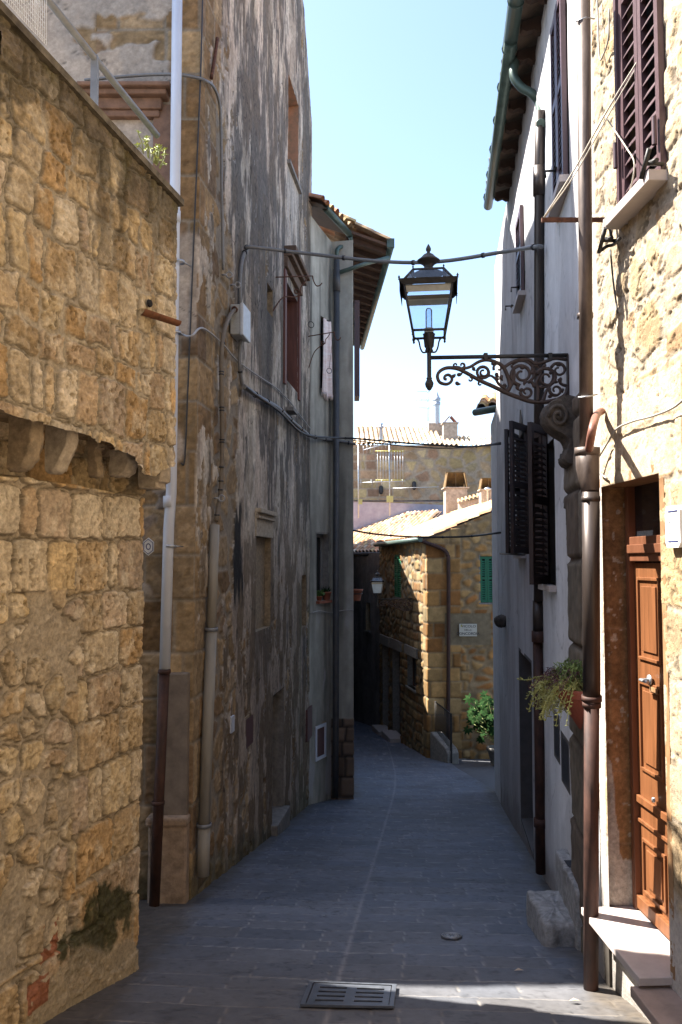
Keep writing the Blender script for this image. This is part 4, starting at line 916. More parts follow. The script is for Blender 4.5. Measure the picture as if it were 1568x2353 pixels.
# antennas
def antenna(px, pyt, pyb, d, lab, kind):
    a = atd(px, pyb, d); b = atd(px, pyt, d); t = thing('tv_antenna', lab, 'antenna', a)
    part('mast', MB().tube([a, V((a.x, d, b.z))], .028 if kind else .02, 6), STEEL, t); h = b.z - a.z; top = V((a.x, d, b.z))
    if kind == 2:
        mb = MB()
        for k in range(10): x = -.62 + k * .145; mb.tube([top + V((x * .8, -.02, -.30)), top + V((x * .8, -.02, -1.50))], .009, 4)
        part('grid', mb, STEEL, t); mb = MB()
        for z in (-.30, -1.50): part('yellow_bar', MB().tube([top + V((-.58, 0, z)), top + V((.60, 0, z))], .022, 6), mat('yellow_plastic', (.42, .38, .06), .5), t)
        mb = MB(); mb.tube([top + V((0, 0, .05)), top + V((-1.1, -.3, -.30))], .02, 5)
        for k in range(7): p = (top + V((0, 0, .05))).lerp(top + V((-1.1, -.3, -.30)), .15 + k * .14); mb.tube([p + V((.0, 0, .18)), p + V((0, 0, -.18))], .008, 4)
        mb.tube([top + V((.02, 0, -h * .62)), top + V((2.0, -.1, -h * .62 + .05))], .014, 5); part('boom', mb, STEEL, t)
        part('junction_box', MB().obox(a + V((-.12, -.1, .55)), (.26, 0, 0), (0, .1, 0), (0, 0, .26)), mat('yellow_box', (.42, .38, .14), .5), t)
    elif kind == 1:
        mb = MB(); mb.tube([top + V((0, 0, -h * .52)), top + V((1.9, -.1, -h * .50))], .014, 5)
        for k in range(5): p = top + V((.1 + k * .42, -.02 * k, -h * .51)); mb.tube([p + V((0, 0, .10)), p + V((0, 0, -.10))], .008, 4)
        part('boom', mb, STEEL, t); part('junction_box', MB().obox(a + V((.02, -.08, .55)), (.14, 0, 0), (0, .08, 0), (0, 0, .2)), mat('yellow_box', (.42, .38, .14), .5), t)
    else:
        mb = MB()
        for z in (0, -.9): mb.tube([top + V((-.9, 0, z + .5)), top + V((.12, 0, z + .48))], .014, 4)
        for x in (-.6, -.35, -.1): mb.tube([top + V((x, -.3, .02)), top + V((x, .3, .02))], .010, 4)
        mb.tube([top + V((-.75, 0, .02)), top + V((.1, 0, .02))], .012, 4); mb.tube([top + V((0, 0, -.5)), top + V((0, 0, .55))], .018, 4); part('elements', mb, STEEL, t)
antenna(896, 1020, 1185, 33.8, 'tall antenna mast with a caged panel edged in yellow, right one above the tile roof', 2)
antenna(824, 1022, 1190, 33.5, 'slim antenna mast with one side boom, at the edge of the grey house', 1)
antenna(984, 920, 968, 44.5, 'thin antenna above the ridge of the far tile roof', 0)

# ================================================================ RIGHT: white rendered house
PG = Path([(1.52, 4.95), (2.465, 13.0), (6.0, 13.1)], side=-1)
G1 = PG.c[1]
def gr(pxa, pxb, pyt, pyb, ref='a'): return rect(PG, 0, pxa, pxb, pyt, pyb, ref)
G_door = gr(1196, 1224, 1528, 1960, 'b'); G_h1 = gr(1274, 1285, 1640, 1728); G_h2 = gr(1291, 1307, 1690, 1785)
G_w1 = gr(1252, 1276, 1002, 1345, 'b'); G_w2 = gr(1190, 1208, 985, 1272, 'b'); G_u1 = gr(1279, 1306, -60, 420, 'b'); G_u2 = gr(1194, 1206, 462, 675, 'b')
def fn_G(S, Z):
    st = fbm(S * 7, Z * .45, 4, 3); f = fbm(S * 7, Z * 4, 4, 5); c2 = fbm(S * 2, Z * .8, 3, 11)
    C = np.array((.60, .595, .605)) * (.80 + .28 * st)[..., None] * (.86 + .25 * f)[..., None]
    C = mix(C, (.31, .265, .26), ss(.5, .75, c2) * .35)
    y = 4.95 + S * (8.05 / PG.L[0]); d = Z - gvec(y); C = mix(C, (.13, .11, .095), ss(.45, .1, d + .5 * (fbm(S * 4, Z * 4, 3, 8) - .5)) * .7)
    crk = ss(.006, 0, np.abs(fbm(S * 1.3, Z * .8, 4, 91) - .47)); C = C * (1 - .45 * crk)[..., None]
    pt = ss(.60, .63, fbm(S * 1.1, Z * .9, 3, 95)); C = C * (1 - .13 * pt)[..., None]; damp_ = ss(-1.6, -3.2, Z + .8 * (fbm(S * 2, Z * 2, 4, 97) - .5)); C = mix(C, (.30, .27, .25), damp_ * .45)
    H = .008 * (c2 - .5) + .004 * (f - .5) + .02 * (fbm(S, Z, 2, 6) - .5)
    # dark doorway jamb by the big downpipe, built as quoins without its recess
    qw = .30 + .10 * (fbm(Z * 1.7, Z * 0, 3, 14) - .5) + .12 * (rnd(np.floor(Z / .52 + .3), 4) - .5)
    qw = .92 + .10 * (fbm(Z * 1.7, Z * 0, 3, 14) - .5) + .14 * (rnd(np.floor(Z / .52 + .3), 4) - .5)
    q = ss(.008, -.008, S - qw) * ss(1.12, 1.08, Z + .0) * ss(.24, .27, S + .06 * (fbm(Z * 3, Z * 0, 3, 17) - .5))
    e, i = courses(S * .6, Z, (.42, .62), (.6, .9), 71, .02, 2, .04); k = ss(.0, .03, e)
    Cq = pick([(.13, .11, .085), (.16, .13, .10), (.11, .085, .065)], rnd(i, 3)) * (.5 + 1.0 * fbm(S * 16, Z * 16, 4, 6))[..., None]; Cq = mix(np.array((.05, .04, .035)) + 0 * C, Cq, k)
    C = mix(C, Cq, q); H = H + q * (.03 * k + .015 * fbm(S * 12, Z * 12, 3, 4))
    return H, C
hg = thing('white_house', 'white rendered house along the right of the lane with dark louvred shutters and green gutters', 'house', (1.9, 8.5, G(8.5)))
ZG = 4.72
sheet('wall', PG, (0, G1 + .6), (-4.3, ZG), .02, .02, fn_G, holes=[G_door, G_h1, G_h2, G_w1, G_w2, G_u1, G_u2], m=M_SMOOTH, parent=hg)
mb = MB(); mb.prism([(1.85, 4.95), (2.75, 12.9), (7, 12.9), (7, 4.95)], (0, 0, -5), (1, 0, 0), (0, 1, 0), (0, 0, 5 + ZG)); part('house_core', mb, DARK, hg)
def winG(nm, r, lab, dep=.16, back=DGLASS, rev=None, sill=None): return window_part(nm, r, dep, back, None, 0, PG, hg, rev=rev or MATS['painted_trim'], lab=lab, sill=sill)
mat('painted_trim', (.10, .09, .085), .8, 0, .15, 8, .2)
winG('door', G_door, 'dark recessed doorway', .3, OLDWOOD)
for r, lb in ((G_h1, 'farther small dark meter hatch'), (G_h2, 'nearer dark meter hatch')): winG('meter_hatch', r, lb, .03, mat('black_hatch', (.02, .02, .024), .5))
w1 = winG('window', G_w1, 'ground-floor window with its dark shutter leaf folded outwards', sill=(MARBLE, .06))
w2 = winG('window', G_w2, 'farther ground-floor window with two dark shutter leaves', sill=(MARBLE, .06))
w3 = winG('window', G_u1, 'tall upper window behind closed plum shutters', sill=(MARBLE, .08)); w4 = winG('window', G_u2, 'small upper window at the far end', sill=(MARBLE, .08))
u, n = PG.U(0), PG.N(0)
def swung(par, px_h, off_h, px_o, off_o, pyt, pyb, m, lab=None):
    """open leaf: hinge point and outer edge given on the photo at two distances out from the wall"""
    sh, zt = PG.at(px_h, pyt, 0, off_h); so, zo = PG.at(px_o, pyt, 0, off_o); _, zb_ = PG.at(px_o, pyb, 0, off_o)
    a = PG.pt(sh, zb_, off_h, 0); b = PG.pt(so, zb_, off_o, 0); d = b - a; d.z = 0; nn = V((d.y, -d.x, 0)).normalized()
    if nn.y > 0: nn = -nn
    o = part('shutter_leaf', louvre(MB(), a, d, nn, d.length, zo - zb_, .05, .05, .035), m, par, lab)
    return o
swung(w1, 1251, .02, 1212, .20, 970, 1342, SHUT)
swung(w1, 1252, .02, 1228, .08, 995, 1340, SHUT)
swung(w2, 1208, .02, 1170, .22, 967, 1273, SHUT)
swung(w2, 1187, .02, 1159, .20, 986, 1272, SHUT)
mb = MB(); a = PG.pp(1152, 1275, .05); mb.tube([PG.pp(1150, 1272, .06), PG.pp(1205, 1274, .16)], .014, 6); part('shutter_bar', mb, IRON, w2)
def flat_shut(par, r, m, out=.02, leaves=1):
    w_ = (r[1] - r[0]) / leaves
    for j in range(leaves): part('shutter_leaf', louvre(MB(), PG.pt(r[0] + j * w_ + .004, r[2] + .02, -.02 + out, 0), u, n, w_ - .008, r[3] - r[2] - .03, .05, .05, .035), m, par)
flat_shut(w3, G_u1, SHUTP, .03, 2); flat_shut(w4, G_u2, SHUTP, .03, 1)
for px, py in ((1276, 392), (1190, 660), (1176, 703)):
    p = PG.pp(px, py, .05); mb = MB(); mb.tube([p - n * .06, p + n * .07, p + n * .07 + UP * -.05], .009, 6); mb.tube([p - u * .05, p + u * .06], .008, 6); part('shutter_catch', mb, IRON, hg)
# eaves
ge = atd(1126, 460, 10.55); z_e = ge.z
def eavept(y): return V((ge.x + (y - 10.55) * PG.u[0][0] / PG.u[0][1], y, z_e))
mb = MB(); ya, yb = 3.0, 10.6; a = eavept(ya); b = eavept(yb)
wi = V((.62, -.075, .20))
mb.quad(a + UP * .02, b + UP * .02, b + wi + UP * .02, a + wi + UP * .02); mb.quad(a + UP * .07, b + UP * .07, b + wi * 6 + UP * .07, a + wi * 6 + UP * .07); mb.quad(a + UP * .02, b + UP * .02, b + UP * .07, a + UP * .07); mb.quad(b + UP * .02, b + wi + UP * .02, b + wi * 6 + UP * .07, b + UP * .07)
part('eave_boards', mb, mat('eave_boards_pale', (.14, .09, .06), .75, 0, .35, 8, .3), hg)
mb = MB(); y = 3.2
while y < 10.6:
    o_ = eavept(y) + V((.06, 0, -.06)); prof = [(0, 0), (.04, -.03), (.10, -.02), (.14, -.055), (.62, -.06), (.62, .13), (.0, .07)]
    mb.prism([(p, q + p * .16) for p, q in prof], o_, V((1, -.12, 0)).normalized(), UP, (0, .075, 0)); y += .42
part('rafters', mb, mat('rafter_wood', (.055, .03, .02)), hg)
tileroof('roof_tiles', eavept(10.7) + V((-.03, 0, .10)), eavept(3) - eavept(10.7), V((1, -.12, .32)), 7.7, 4.5, hg, 81, per=.2)
mb = MB(); g0_ = V((-.02, 0, .0)); mb.tube([eavept(7.35) + g0_, eavept(3.0) + g0_ + V((0, 0, .06))], .066, 12); mb.tube([eavept(7.2) + g0_ + V((.0, 0, -.03)), eavept(10.62) + g0_ + V((0, 0, -.05))], .058, 12)
y = 3.6
while y < 10.6:
    mb.tube([eavept(y) + g0_ + V((0, 0, -.012 if y > 7.3 else .01)), eavept(y + .015) + g0_ + V((0, 0, -.012 if y > 7.3 else .01))], .073, 12); y += .62
part('gutter', mb, GREENCU, hg)
# far end of the white house: return with its own small roof
t = thing('end_house', 'narrow white house end with mossy tiles and green gutter beyond the long white wall', 'house', (2.7, 14.2, G(14)))
mb = MB(); zt = atd(1148, 955, 13.9).z; mb.prism([(2.50, 13.2), (2.72, 14.9), (6.5, 14.9), (6.5, 13.2)], (0, 0, -5), (1, 0, 0), (0, 1, 0), (0, 0, 5 + zt)); part('wall', mb, mat('pale_end_wall', (.55, .53, .53), .85, 0, .15, 5, .2), t)
mb = MB(); e0_ = atd(1092, 948, 14.0); e1_ = V((2.9, 13.4, zt + .12)); mb.tube([e0_, atd(1158, 936, 13.2)], .06, 10); part('gutter', mb, GREENCU, t)
tileroof('roof_tiles', e0_ + V((.03, .05, .07)), (.75, -.35, .09), (.2, .9, .30), .9, 1.4, t, 83, per=.19, pal=[(.50, .30, .16), (.55, .38, .16), (.42, .22, .10)])
mb = MB(); mb.obox(e0_ + V((.0, .0, .0)), (.8, -.37, .05), (.2, .9, .30), (0, 0, .03)); part('roof_boards', mb, BOARD, t)

# ================================================================ RIGHT: sunlit stone house with the wooden door
PH = Path([(1.93, -3.0), (1.52, 4.95)], side=-1)
H1 = PH.c[1]
_, zl = PH.at(1388, 1118, 0); _, zs = PH.at(1388, 2072, 0)
sJ = PH.at(1393, 1700, 0)[0]; sR_ = PH.at(1524, 1500, 0)[0]
H_door = (sR_, sJ, zs, zl)
H_win = (PH.at(1524, 300, 0)[0], PH.at(1432, 300, 0)[0], PH.at(1432, 500, 0)[1], 4.2)
def fn_H(S, Z):
    t = H1 - S
    e, i = courses(S, Z, (.24, .38), (.28, .55), 91, .035, 3, .05); er, ir = rubble(S, Z, .27, .22, 93, .95)
    up = Z > .95 + .2 * (fbm(S * 2, Z, 2, 3) - .5); e = np.where(up, er - .02, e - .004); i = np.where(up, ir + 50, i)
    k = ss(0, .02, e); big = fbm(S * 4, Z * 4, 4, 7); ns = fbm(S * 12, Z * 12, 4, 8)
    C = pick([(.32, .22, .11), (.28, .18, .085), (.35, .26, .145), (.30, .21, .115), (.25, .15, .07), (.36, .27, .16)], rnd(i, 2)) * (.85 + .3 * rnd(i, 4))[..., None]
    C = mix(np.array((.35, .28, .20)) + 0 * C, C, k * .85)
    pl = ss(.50, .60, fbm(S * 2.2, Z * 1.3, 4, 14) + .12 * up); C = mix(C, (.37, .305, .22), pl * .6)
    C = C * (.75 + .5 * ns)[..., None]
    pit = ss(.66, .72, fbm(S * 22, Z * 22, 3, 31)); crk = ss(.012, 0, np.abs(fbm(S * 7, Z * 7, 4, 93) - .5)); C = C * (1 - .45 * pit)[..., None] * (1 - .35 * crk)[..., None]
    ch, c1_, c2_ = chips(S, Z, .03, .025, 7); C = C * (.88 + .24 * c1_)[..., None]; H = -.006 * crk - .006 + k * (.004 + .009 * rnd(i, 6)) + .006 * (big - .5) + .004 * (ns - .5) - .007 * pit + .006 * ch * (1 - pl * .7)
    H = np.where(up, H, H * .6)
    # smooth pale render low down and beside the downpipe
    low = ss(-1.55, -1.75, Z + .35 * (fbm(S * 3, Z * 3, 3, 5) - .5)) + ss(.13, .09, t + .05 * (fbm(Z * 3, Z * 0, 3, 5) - .5)); low = np.clip(low, 0, 1)
    lint = (Z > zl - .01) & (Z < zl + .50 + .05 * (big - .5)) & (t < 1.15); C = np.where(lint[..., None], np.array((.44, .34, .23)) * (.7 + .6 * ns)[..., None], C)
    C = mix(C, np.array((.42, .38, .34)) * (.7 + .6 * fbm(S * 5, Z * 5, 4, 20))[..., None], low); H = H * (1 - low * .75)
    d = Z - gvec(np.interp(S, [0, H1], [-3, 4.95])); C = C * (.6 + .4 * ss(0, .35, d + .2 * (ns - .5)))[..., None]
    return H, C
hh = thing('sunlit_stone_house', 'rough golden stone house in full sun at the right edge, with a varnished wooden door', 'house', (1.55, 4.3, G(4.3)))
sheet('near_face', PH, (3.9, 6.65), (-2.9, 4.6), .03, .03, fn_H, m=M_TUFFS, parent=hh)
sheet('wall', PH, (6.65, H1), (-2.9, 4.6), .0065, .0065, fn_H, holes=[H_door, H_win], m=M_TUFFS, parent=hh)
mb = MB(); mb.prism([(1.93 + .5, -3.0), (1.52 + .30, 4.93), (6.5, 4.93), (6.5, -3)], (0, 0, -3.3), (1, 0, 0), (0, 1, 0), (0, 0, 8.2)); part('house_core', mb, DARK, hh)
mb = MB(); mb.obox(PH.pt(0, -3.4, -.02, 0), PH.U(0) * 3.9, -PH.N(0) * .4, UP * 10); mb.obox((1.95, -14, -1), (.4, 0, 0), (0, 11, 0), (0, 0, 9)); part('near_wall', mb, MATS['carved_tuff'], hh)
mb = MB(); mb.obox((-6, -14.5, -1), (8, 0, 0), (0, .5, 0), (0, 0, 10)); part('sky_blocker', mb, MATS['carved_tuff'], hh)  # unseen wall added behind the camera to cut sky light
mb = MB(); mb.obox(PH.pt(3.9, 4.62, -.03, 0), PH.U(0) * (H1 - 3.9), -PH.N(0) * .3, UP * 2.2); part('upper_wall', mb, MATS['carved_tuff'], hh)
o = part('door_surround', reveal(MB(), PH, 0, *H_door, .24, 'LT', .05), BROWNST, hh, 'brown stone jambs and head of the doorway')
def fn_J2():
    av = np.linspace(0, .24, 36); zv = np.arange(zs, zl + .001, .008); A, Zz = np.meshgrid(av, zv, indexing='ij')
    bl = np.floor((Zz - zs) / .41 + .15); fr_ = (Zz - zs) / .41 + .15 - bl; jt = np.exp(-(np.minimum(fr_, 1 - fr_) * .41 / .005) ** 2)
    C = np.array((.25, .135, .058)) * (.65 + .7 * fbm(A * 14, Zz * 6, 4, 3))[..., None] * (.85 + .3 * rnd(bl, 4))[..., None] * (.8 + .4 * fbm(A * 50, Zz * 50, 2, 5))[..., None]
    C = mix(C, (.30, .20, .12), jt * .6); sp = ss(.70, .74, fbm(A * 28, Zz * 28, 3, 9)); C = mix(C, (.42, .36, .28), sp * .8)
    lo_ = ss(.03, -.03, Zz - zs - .30 - .9 * (fbm(A * 12, Zz * 5, 3, 11) - .5) - .5 * ss(.10, .02, A)); C = mix(C, (.40, .36, .31), lo_ * .9)
    bk = ss(.17, .20, A + .03 * (fbm(A * 3, Zz * 5, 3, 6) - .5)); C = mix(C, (.22, .16, .12), bk * .5)
    ed = .05 * ss(.05, .0, A) * fbm(A * 9, Zz * 9, 3, 15) + .008 * fbm(A * 20, Zz * 20, 3, 8)
    q = PH.pt(H_door[1], 0, 0, 0); u_, n_ = PH.U(0), PH.N(0); D_ = .012 + ed * .6
    X = q.x - n_.x * A + u_.x * D_; Y = q.y - n_.y * A + u_.y * D_
    gridmesh('door_jamb', X, Y, Zz, C, np.ones((len(av) - 1, len(zv) - 1), bool), M_TUFF, hh, label='brown block jamb with flaked pale plaster at its foot')
fn_J2()
u, n = PH.U(0), PH.N(0); dep = .17
ds0, ds1, dz0, dz1 = H_door
zt_ = PH.at(1473, 1237, 0, -dep)[1]      # top of the leaf, dark transom above
dr = part('door', panel(MB(), PH, 0, ds0 + .0, ds1 - .035, dz0 + .02, zt_ - .14, dep, .05), WOOD, hh, 'varnished wooden door with raised panels')
# frame
mb = MB(); mb.obox(PH.pt(ds1 - .045, dz0, -dep + .035, 0), u * .045, -n * .08, UP * (dz1 - dz0)); mb.obox(PH.pt(ds0, zt_ - .13, -dep + .03, 0), u * (ds1 - ds0 - .045), -n * .08, UP * .14); mb.obox(PH.pt(ds0, zt_ - .085, -dep + .045, 0), u * (ds1 - ds0 - .045), -n * .03, UP * .05)
mb.obox(PH.pt(ds0, dz0, -dep + .035, 0), u * .04, -n * .08, UP * (dz1 - dz0)); part('frame', mb, mat('door_frame_wood', (.14, .055, .028), .4, 0, .15, 20, .12, stretch=(1, 1, .08)), dr, bevel=.004)
part('transom_glass', panel(MB(), PH, 0, ds0 + .04, ds1 - .045, zt_ + .01, dz1, dep + .01, .02), DGLASS, dr)
mb = MB(); bw = ds1 - .045 - ds0
def dp_(z): return z
zA_, zB_ = PH.at(1480, 1835, 0, -dep)[1], PH.at(1478, 1548, 0, -dep)[1]
mb.obox(PH.pt(ds0 + .04, dz0 + .02, -dep + .012, 0), u * .012, -n * .012, UP * .01)
cols = [(ds0 + .05, ds0 + .05 + (bw - .10) * .46), (ds0 + .05 + (bw - .10) * .54, ds1 - .095)]
lev = [(zB_ + .08, zt_ - .22), (zA_ + .16, zB_ - .04), (dz0 + .50, zA_ - .20), (dz0 + .12, dz0 + .42)]
for c0, c1 in cols:
    for z0, z1 in lev:
        if z1 - z0 < .05: continue
        for a_, b_, c_, d_ in ((c0, c1, z0, z0 + .018), (c0, c1, z1 - .018, z1), (c0, c0 + .016, z0 + .018, z1 - .018), (c1 - .016, c1, z0 + .018, z1 - .018)):
            mb.obox(PH.pt(a_, c_, -dep + .013, 0), u * (b_ - a_), -n * .014, UP * (d_ - c_))
        mb.obox(PH.pt(c0 + .05, z0 + .05, -dep + .010, 0), u * max(.02, c1 - c0 - .10), -n * .011, UP * max(.02, z1 - z0 - .10))
mb.obox(PH.pt(ds0, zA_ - .03, -dep + .022, 0), u * bw, -n * .02, UP * .04)
mb.obox(PH.pt(ds0, zA_ - .14, -dep + .016, 0), u * bw, -n * .015, UP * .02)
mb.obox(PH.pt(ds0, dz0 + .02, -dep + .03, 0), u * bw, -n * .03, UP * .07)
part('panel_mouldings', mb, WOOD, dr, bevel=.003)
hp = PH.pp(1492, 1562, -dep + .02); mb = MB(); mb.tube([hp, hp + n * .05, hp + n * .05 - u * .10], .009, 8); mb.lathe([(.028, 0), (.028, .008), (0, .01)], hp - n * .005, 12, ax=n); part('handle', mb, STEEL, dr)
kp = PH.pp(1496, 1590, -dep + .012); part('letter_slot', MB().obox(kp, -u * .09, n * .006, UP * .03), BROWNST, dr)
kp = PH.pp(1504, 1838, -dep + .014); part('keyhole', MB().lathe([(.014, 0), (.014, .01), (0, .012)], kp, 10, ax=n), STEEL, dr)
# threshold slab and the rough base below
mb = MB(); mb.obox(PH.pt(ds0 - .02, dz0 - .035, .16, 0), u * (ds1 - ds0 + .03), -n * .36, UP * .038)
part('threshold', mb, MARBLE, hh, 'pale marble threshold slab jutting over the street', bevel=.004)
mb = MB(); mb.obox(PH.pt(ds0 - .50, dz0 - .10, .19, 0), u * .52, -n * .22, UP * .05); part('doorstep', mb, mat('brown_step_stone', (.30, .22, .18), .7, 0, .2, 9, .3), hh, bevel=.006)
mb = MB(); r0 = PH.at(1398, 2155, 0); mb.obox(PH.pt(r0[0] - .05, r0[1] - .26, .004, 0), u * .07, n * .012, UP * .34); part('vent_grille', mb, mat('vent_dark', (.06, .05, .04), .8), hh)
# window with plum shutters
hw = part('window', reveal(MB(), PH, 0, *H_win, .14, 'LRTB'), MATS['pale_carved_stone'], hh, 'tall window with closed plum-brown louvred shutters')
part('pane', panel(MB(), PH, 0, *H_win, .12), DARK, hw)
wm_ = (H_win[1] - H_win[0]); 
for j in range(2):
    part('shutter_leaf', louvre(MB(), PH.pt(H_win[0] + j * wm_ / 2 + .003, H_win[2] + .01, -.02, 0), u, n, wm_ / 2 - .006, H_win[3] - H_win[2], .04, .075, .035), SHUTP, hw)
mb = MB(); 
for s_ in (H_win[0] - .03, H_win[1]): mb.obox(PH.pt(s_, H_win[2], -.02, 0), u * .03, n * .05, UP * (H_win[3] - H_win[2]))
part('shutter_frame', mb, SHUTP, hw)
mb = MB(); mb.obox(PH.pt(H_win[0] - .05, H_win[2] - .055, .10, 0), u * (wm_ + .11), -n * .2, UP * .055); part('sill', mb, MARBLE, hw, bevel=.004)
for s_, z_ in ((H_win[0] - .04, H_win[2] + .03), (H_win[1] + .05, H_win[2] - .12)):
    p = PH.pt(s_, z_, .02, 0); mb = MB(); mb.tube([p, p + n * .09], .010, 6); mb.tube([p + n * .09 - u * .05 + UP * .05, p + n * .09 + u * .05 - UP * .05], .012, 6); mb.tube([p + n * .05 - u * .04, p + n * .05 + u * .06 + UP * .03], .011, 6); part('shutter_catch', mb, IRON, hw)
for k_ in (0, 1):
    zz_ = H_win[2] + .14 + k_ * .12; s_ = (H_win[0] - .012, H_win[1] - .01)[k_]
    part('hinge', MB().lathe([(.013, 0), (.013, .14)], PH.pt(s_, zz_, .05, 0), 8), SHUTP, hw)
# ================================================================ PIPES
def clamp(mb, c, r, h=.02): mb.lathe([(r, 0), (r + .006, 0), (r + .006, h), (r, h)], c, 14); return mb
# white over brown downpipe in the corner behind the terrace wall
dW = 6.70
top = atd(408, -40, dW); mid = atd(379, 1537, dW - .02); bot = atd(355, 2050, dW - .04); bot.z = G(dW) - .02
t = thing('downpipe', 'white plastic downpipe over a dark brown iron foot, beside the terrace wall', 'downpipe', bot)
r1 = .044; mb = MB(); e = atd(404, 330, dW); e2 = atd(394, 1130, dW); mb.tube([top, e, e2, atd(388, 1215, dW), mid], r1, 16)
part('upper_pipe', mb, WHPIPE, t, 'white plastic upper length')
for px, py in ((402, 485), (389, 1140)): part('sleeve', MB().tube([atd(px, py, dW), atd(px, py + 26, dW)], r1 + .005, 16), WHPIPE, t)
mb = MB(); mb.tube([mid + UP * .01, bot], .042, 16); part('lower_pipe', mb, BRPIPE, t, 'dark brown cast iron foot')
for py, px in ((1548, 378), (1850, 364)):
    c = atd(px, py, dW - .03); part('pipe_collar', MB().lathe([(.044, .0), (.052, .005), (.052, .03), (.044, .035)], c, 16), BRPIPE, t)
for px, py in ((411, 605), (403, 768), (391, 1258)):
    c = atd(px, py, dW); part('pipe_clamp', clamp(MB(), c, r1 + .001).tube([c + V((.04, 0, .01)), c + V((.085, .10, .01))], .006, 6), STEEL, t)
# stickers follow the pipe
def sticker(px, py, w_, h, m, rot=0.):
    c = atd(px, py, dW - r1 - .001); mb = MB(); N_ = 6
    for k in range(N_):
        a0, a1 = [-w_ / 2 + w_ * (k + j) / N_ for j in (0, 1)]
        P = []
        for a, b in ((a0, -h / 2), (a1, -h / 2), (a1, h / 2), (a0, h / 2)):
            if rot: a, b = a * math.cos(rot) - b * math.sin(rot), a * math.sin(rot) + b * math.cos(rot)
            th = a / r1; P.append(V((c.x + (r1 + .0012) * math.sin(th), dW - (r1 + .0012) * math.cos(th), c.z + b)))
        mb.quad(*P)
    return part('sticker', mb, m, t)
sticker(381, 1482, .05, .045, mat('sticker_purple', (.10, .03, .07), .5), .7); sticker(381, 1474, .02, .02, mat('sticker_white', (.7, .7, .72), .4), .7)
sticker(383, 1512, .034, .030, mat('sticker_red', (.28, .05, .05), .5)); sticker(383, 1512, .020, .008, mat('sticker_white', (.7, .7, .72)), .6); sticker(385, 1462, .022, .03, mat('sticker_white', (.7, .7, .72)), .4)
# grey conduit at the foot of the street face
yc = PA.at(483, 1500, 1, .06)[0]
a = PA.pp(494, 1206, .05, 1); b = PA.pp(486, 1450, .05, 1); c = PA.pp(469, 1900, .06, 1); d = PA.pp(466, 2012, .06, 1)
t = thing('cable_conduit', 'pale grey painted cable conduit standing on the street beside the peeling corner', 'conduit', d)
part('upper_channel', MB().tube([a, b], .042, 12), GRPIPE, t); part('lower_tube', MB().tube([b, c], .048, 12), GRPIPE, t); part('foot_tube', MB().tube([c, d], .054, 12), GRPIPE, t)
for p, r in ((b, .050), (c, .056)): part('band', clamp(MB(), p, r, .03), ZINC, t)
mb = MB(); rr = [PA.pp(476 - k, 1640 + k * 27, .012, 1) for k in range(8)]; mb.tube(rr, .012, 6); solo('rust_pipe', mb, RUST, 'thin rust-red pipe remnant running beside the pale conduit', 'pipe')
# protective tube, junction box and cables on the peeling wall
tb = [PA.pp(*q, .05, 1) for q in ((497, 1198), (508, 1120), (511, 1000), (509, 860), (512, 780), (526, 730), (540, 712))]
t = thing('cable_tube', 'long brown-grey cable tube tied with black straps, climbing the peeling wall', 'cable', tb[0])
part('tube', MB().tube(cr(tb, 5), .021, 8), mat('brown_tube', (.16, .13, .095), .6), t)
for py in (1185, 1127, 1107, 1075, 1018, 1012, 945, 938, 862, 856, 790, 745):
    px = np.interp(py, [712, 730, 780, 860, 1000, 1120, 1198], [540, 526, 512, 509, 511, 508, 497]); p = PA.pp(px, py, .05, 1); q = p + UP * .012
    part('strap', MB().tube([p, q], .025, 8), DKCABLE, t)
bx = PA.pp(552, 738, .07, 1); un, nn = PA.U(1), PA.N(1)
t = thing('junction_box', 'light grey electrical junction box fixed on the peeling wall', 'junction box', PA.pp(552, 772, .0, 1))
s0, z0 = PA.at(540, 768, 1, .05); s1, z1 = PA.at(558, 702, 1, .10)
part('box_body', MB().obox(PA.pt(s0, z0, .0, 1), un * .30, nn * .10, UP * .30), mat('box_grey', (.36, .37, .36), .5), t, bevel=.012)
part('box_lid', MB().obox(PA.pt(s0 - .01, z0 - .01, .10, 1), un * .32, nn * .035, UP * .32), mat('box_lid_pale', (.50, .53, .56), .4), t, bevel=.01)
part('gland', MB().lathe([(.02, 0), (.03, .0), (.03, .03), (.02, .03)], PA.pt(s0 - .002, z0 + .24, .05, 1), 10, ax=-un), RUST, t)
def wire(name, pts, r, m, label, cat='cable', n=6, sub=6, ties=None, group=None):
    P = cr(pts, sub); mb = MB().tube(P, r, n)
    loc = pts[0]
    if ties:
        t = thing(name, label, cat, loc, group); part('sheath', mb, m, t)
        for k in ties: i = int(k * (len(P) - 1)); i = min(max(i, 0), len(P) - 2); d_ = (P[i + 1] - P[i]).normalized(); part('tie', MB().tube([P[i], P[i] + d_ * .022], r * 1.35, 8), ties_m, t)
        return t
    return solo(name, mb, m, label, cat, loc, group)
ties_m = DKCABLE
A_ = lambda px, py, off=.03: PA.pp(px, py, off, 1)
wire('cable', [A_(557, 885, .05), A_(551, 840, .05), A_(553, 778, .05)], .019, GRCABLE, 'short grey cable dropping from the junction box to the cable bundle', ties=[.4])
wire('street_cable', [A_(553, 702), A_(552, 650), A_(556, 600), A_(566, 575, .05), A_(580, 568, .12), atd(700, 582, 8.5), atd(880, 601, 8.2), atd(1010, 601, 7.9), atd(1150, 580, 7.6), PG.pp(1225, 568, .12), PG.pp(1246, 567, .04)], .020, GRCABLE,
     'thick grey cable crossing the lane behind the lantern at roof height', ties=[.27, .36, .47, .56, .66, .78, .9])
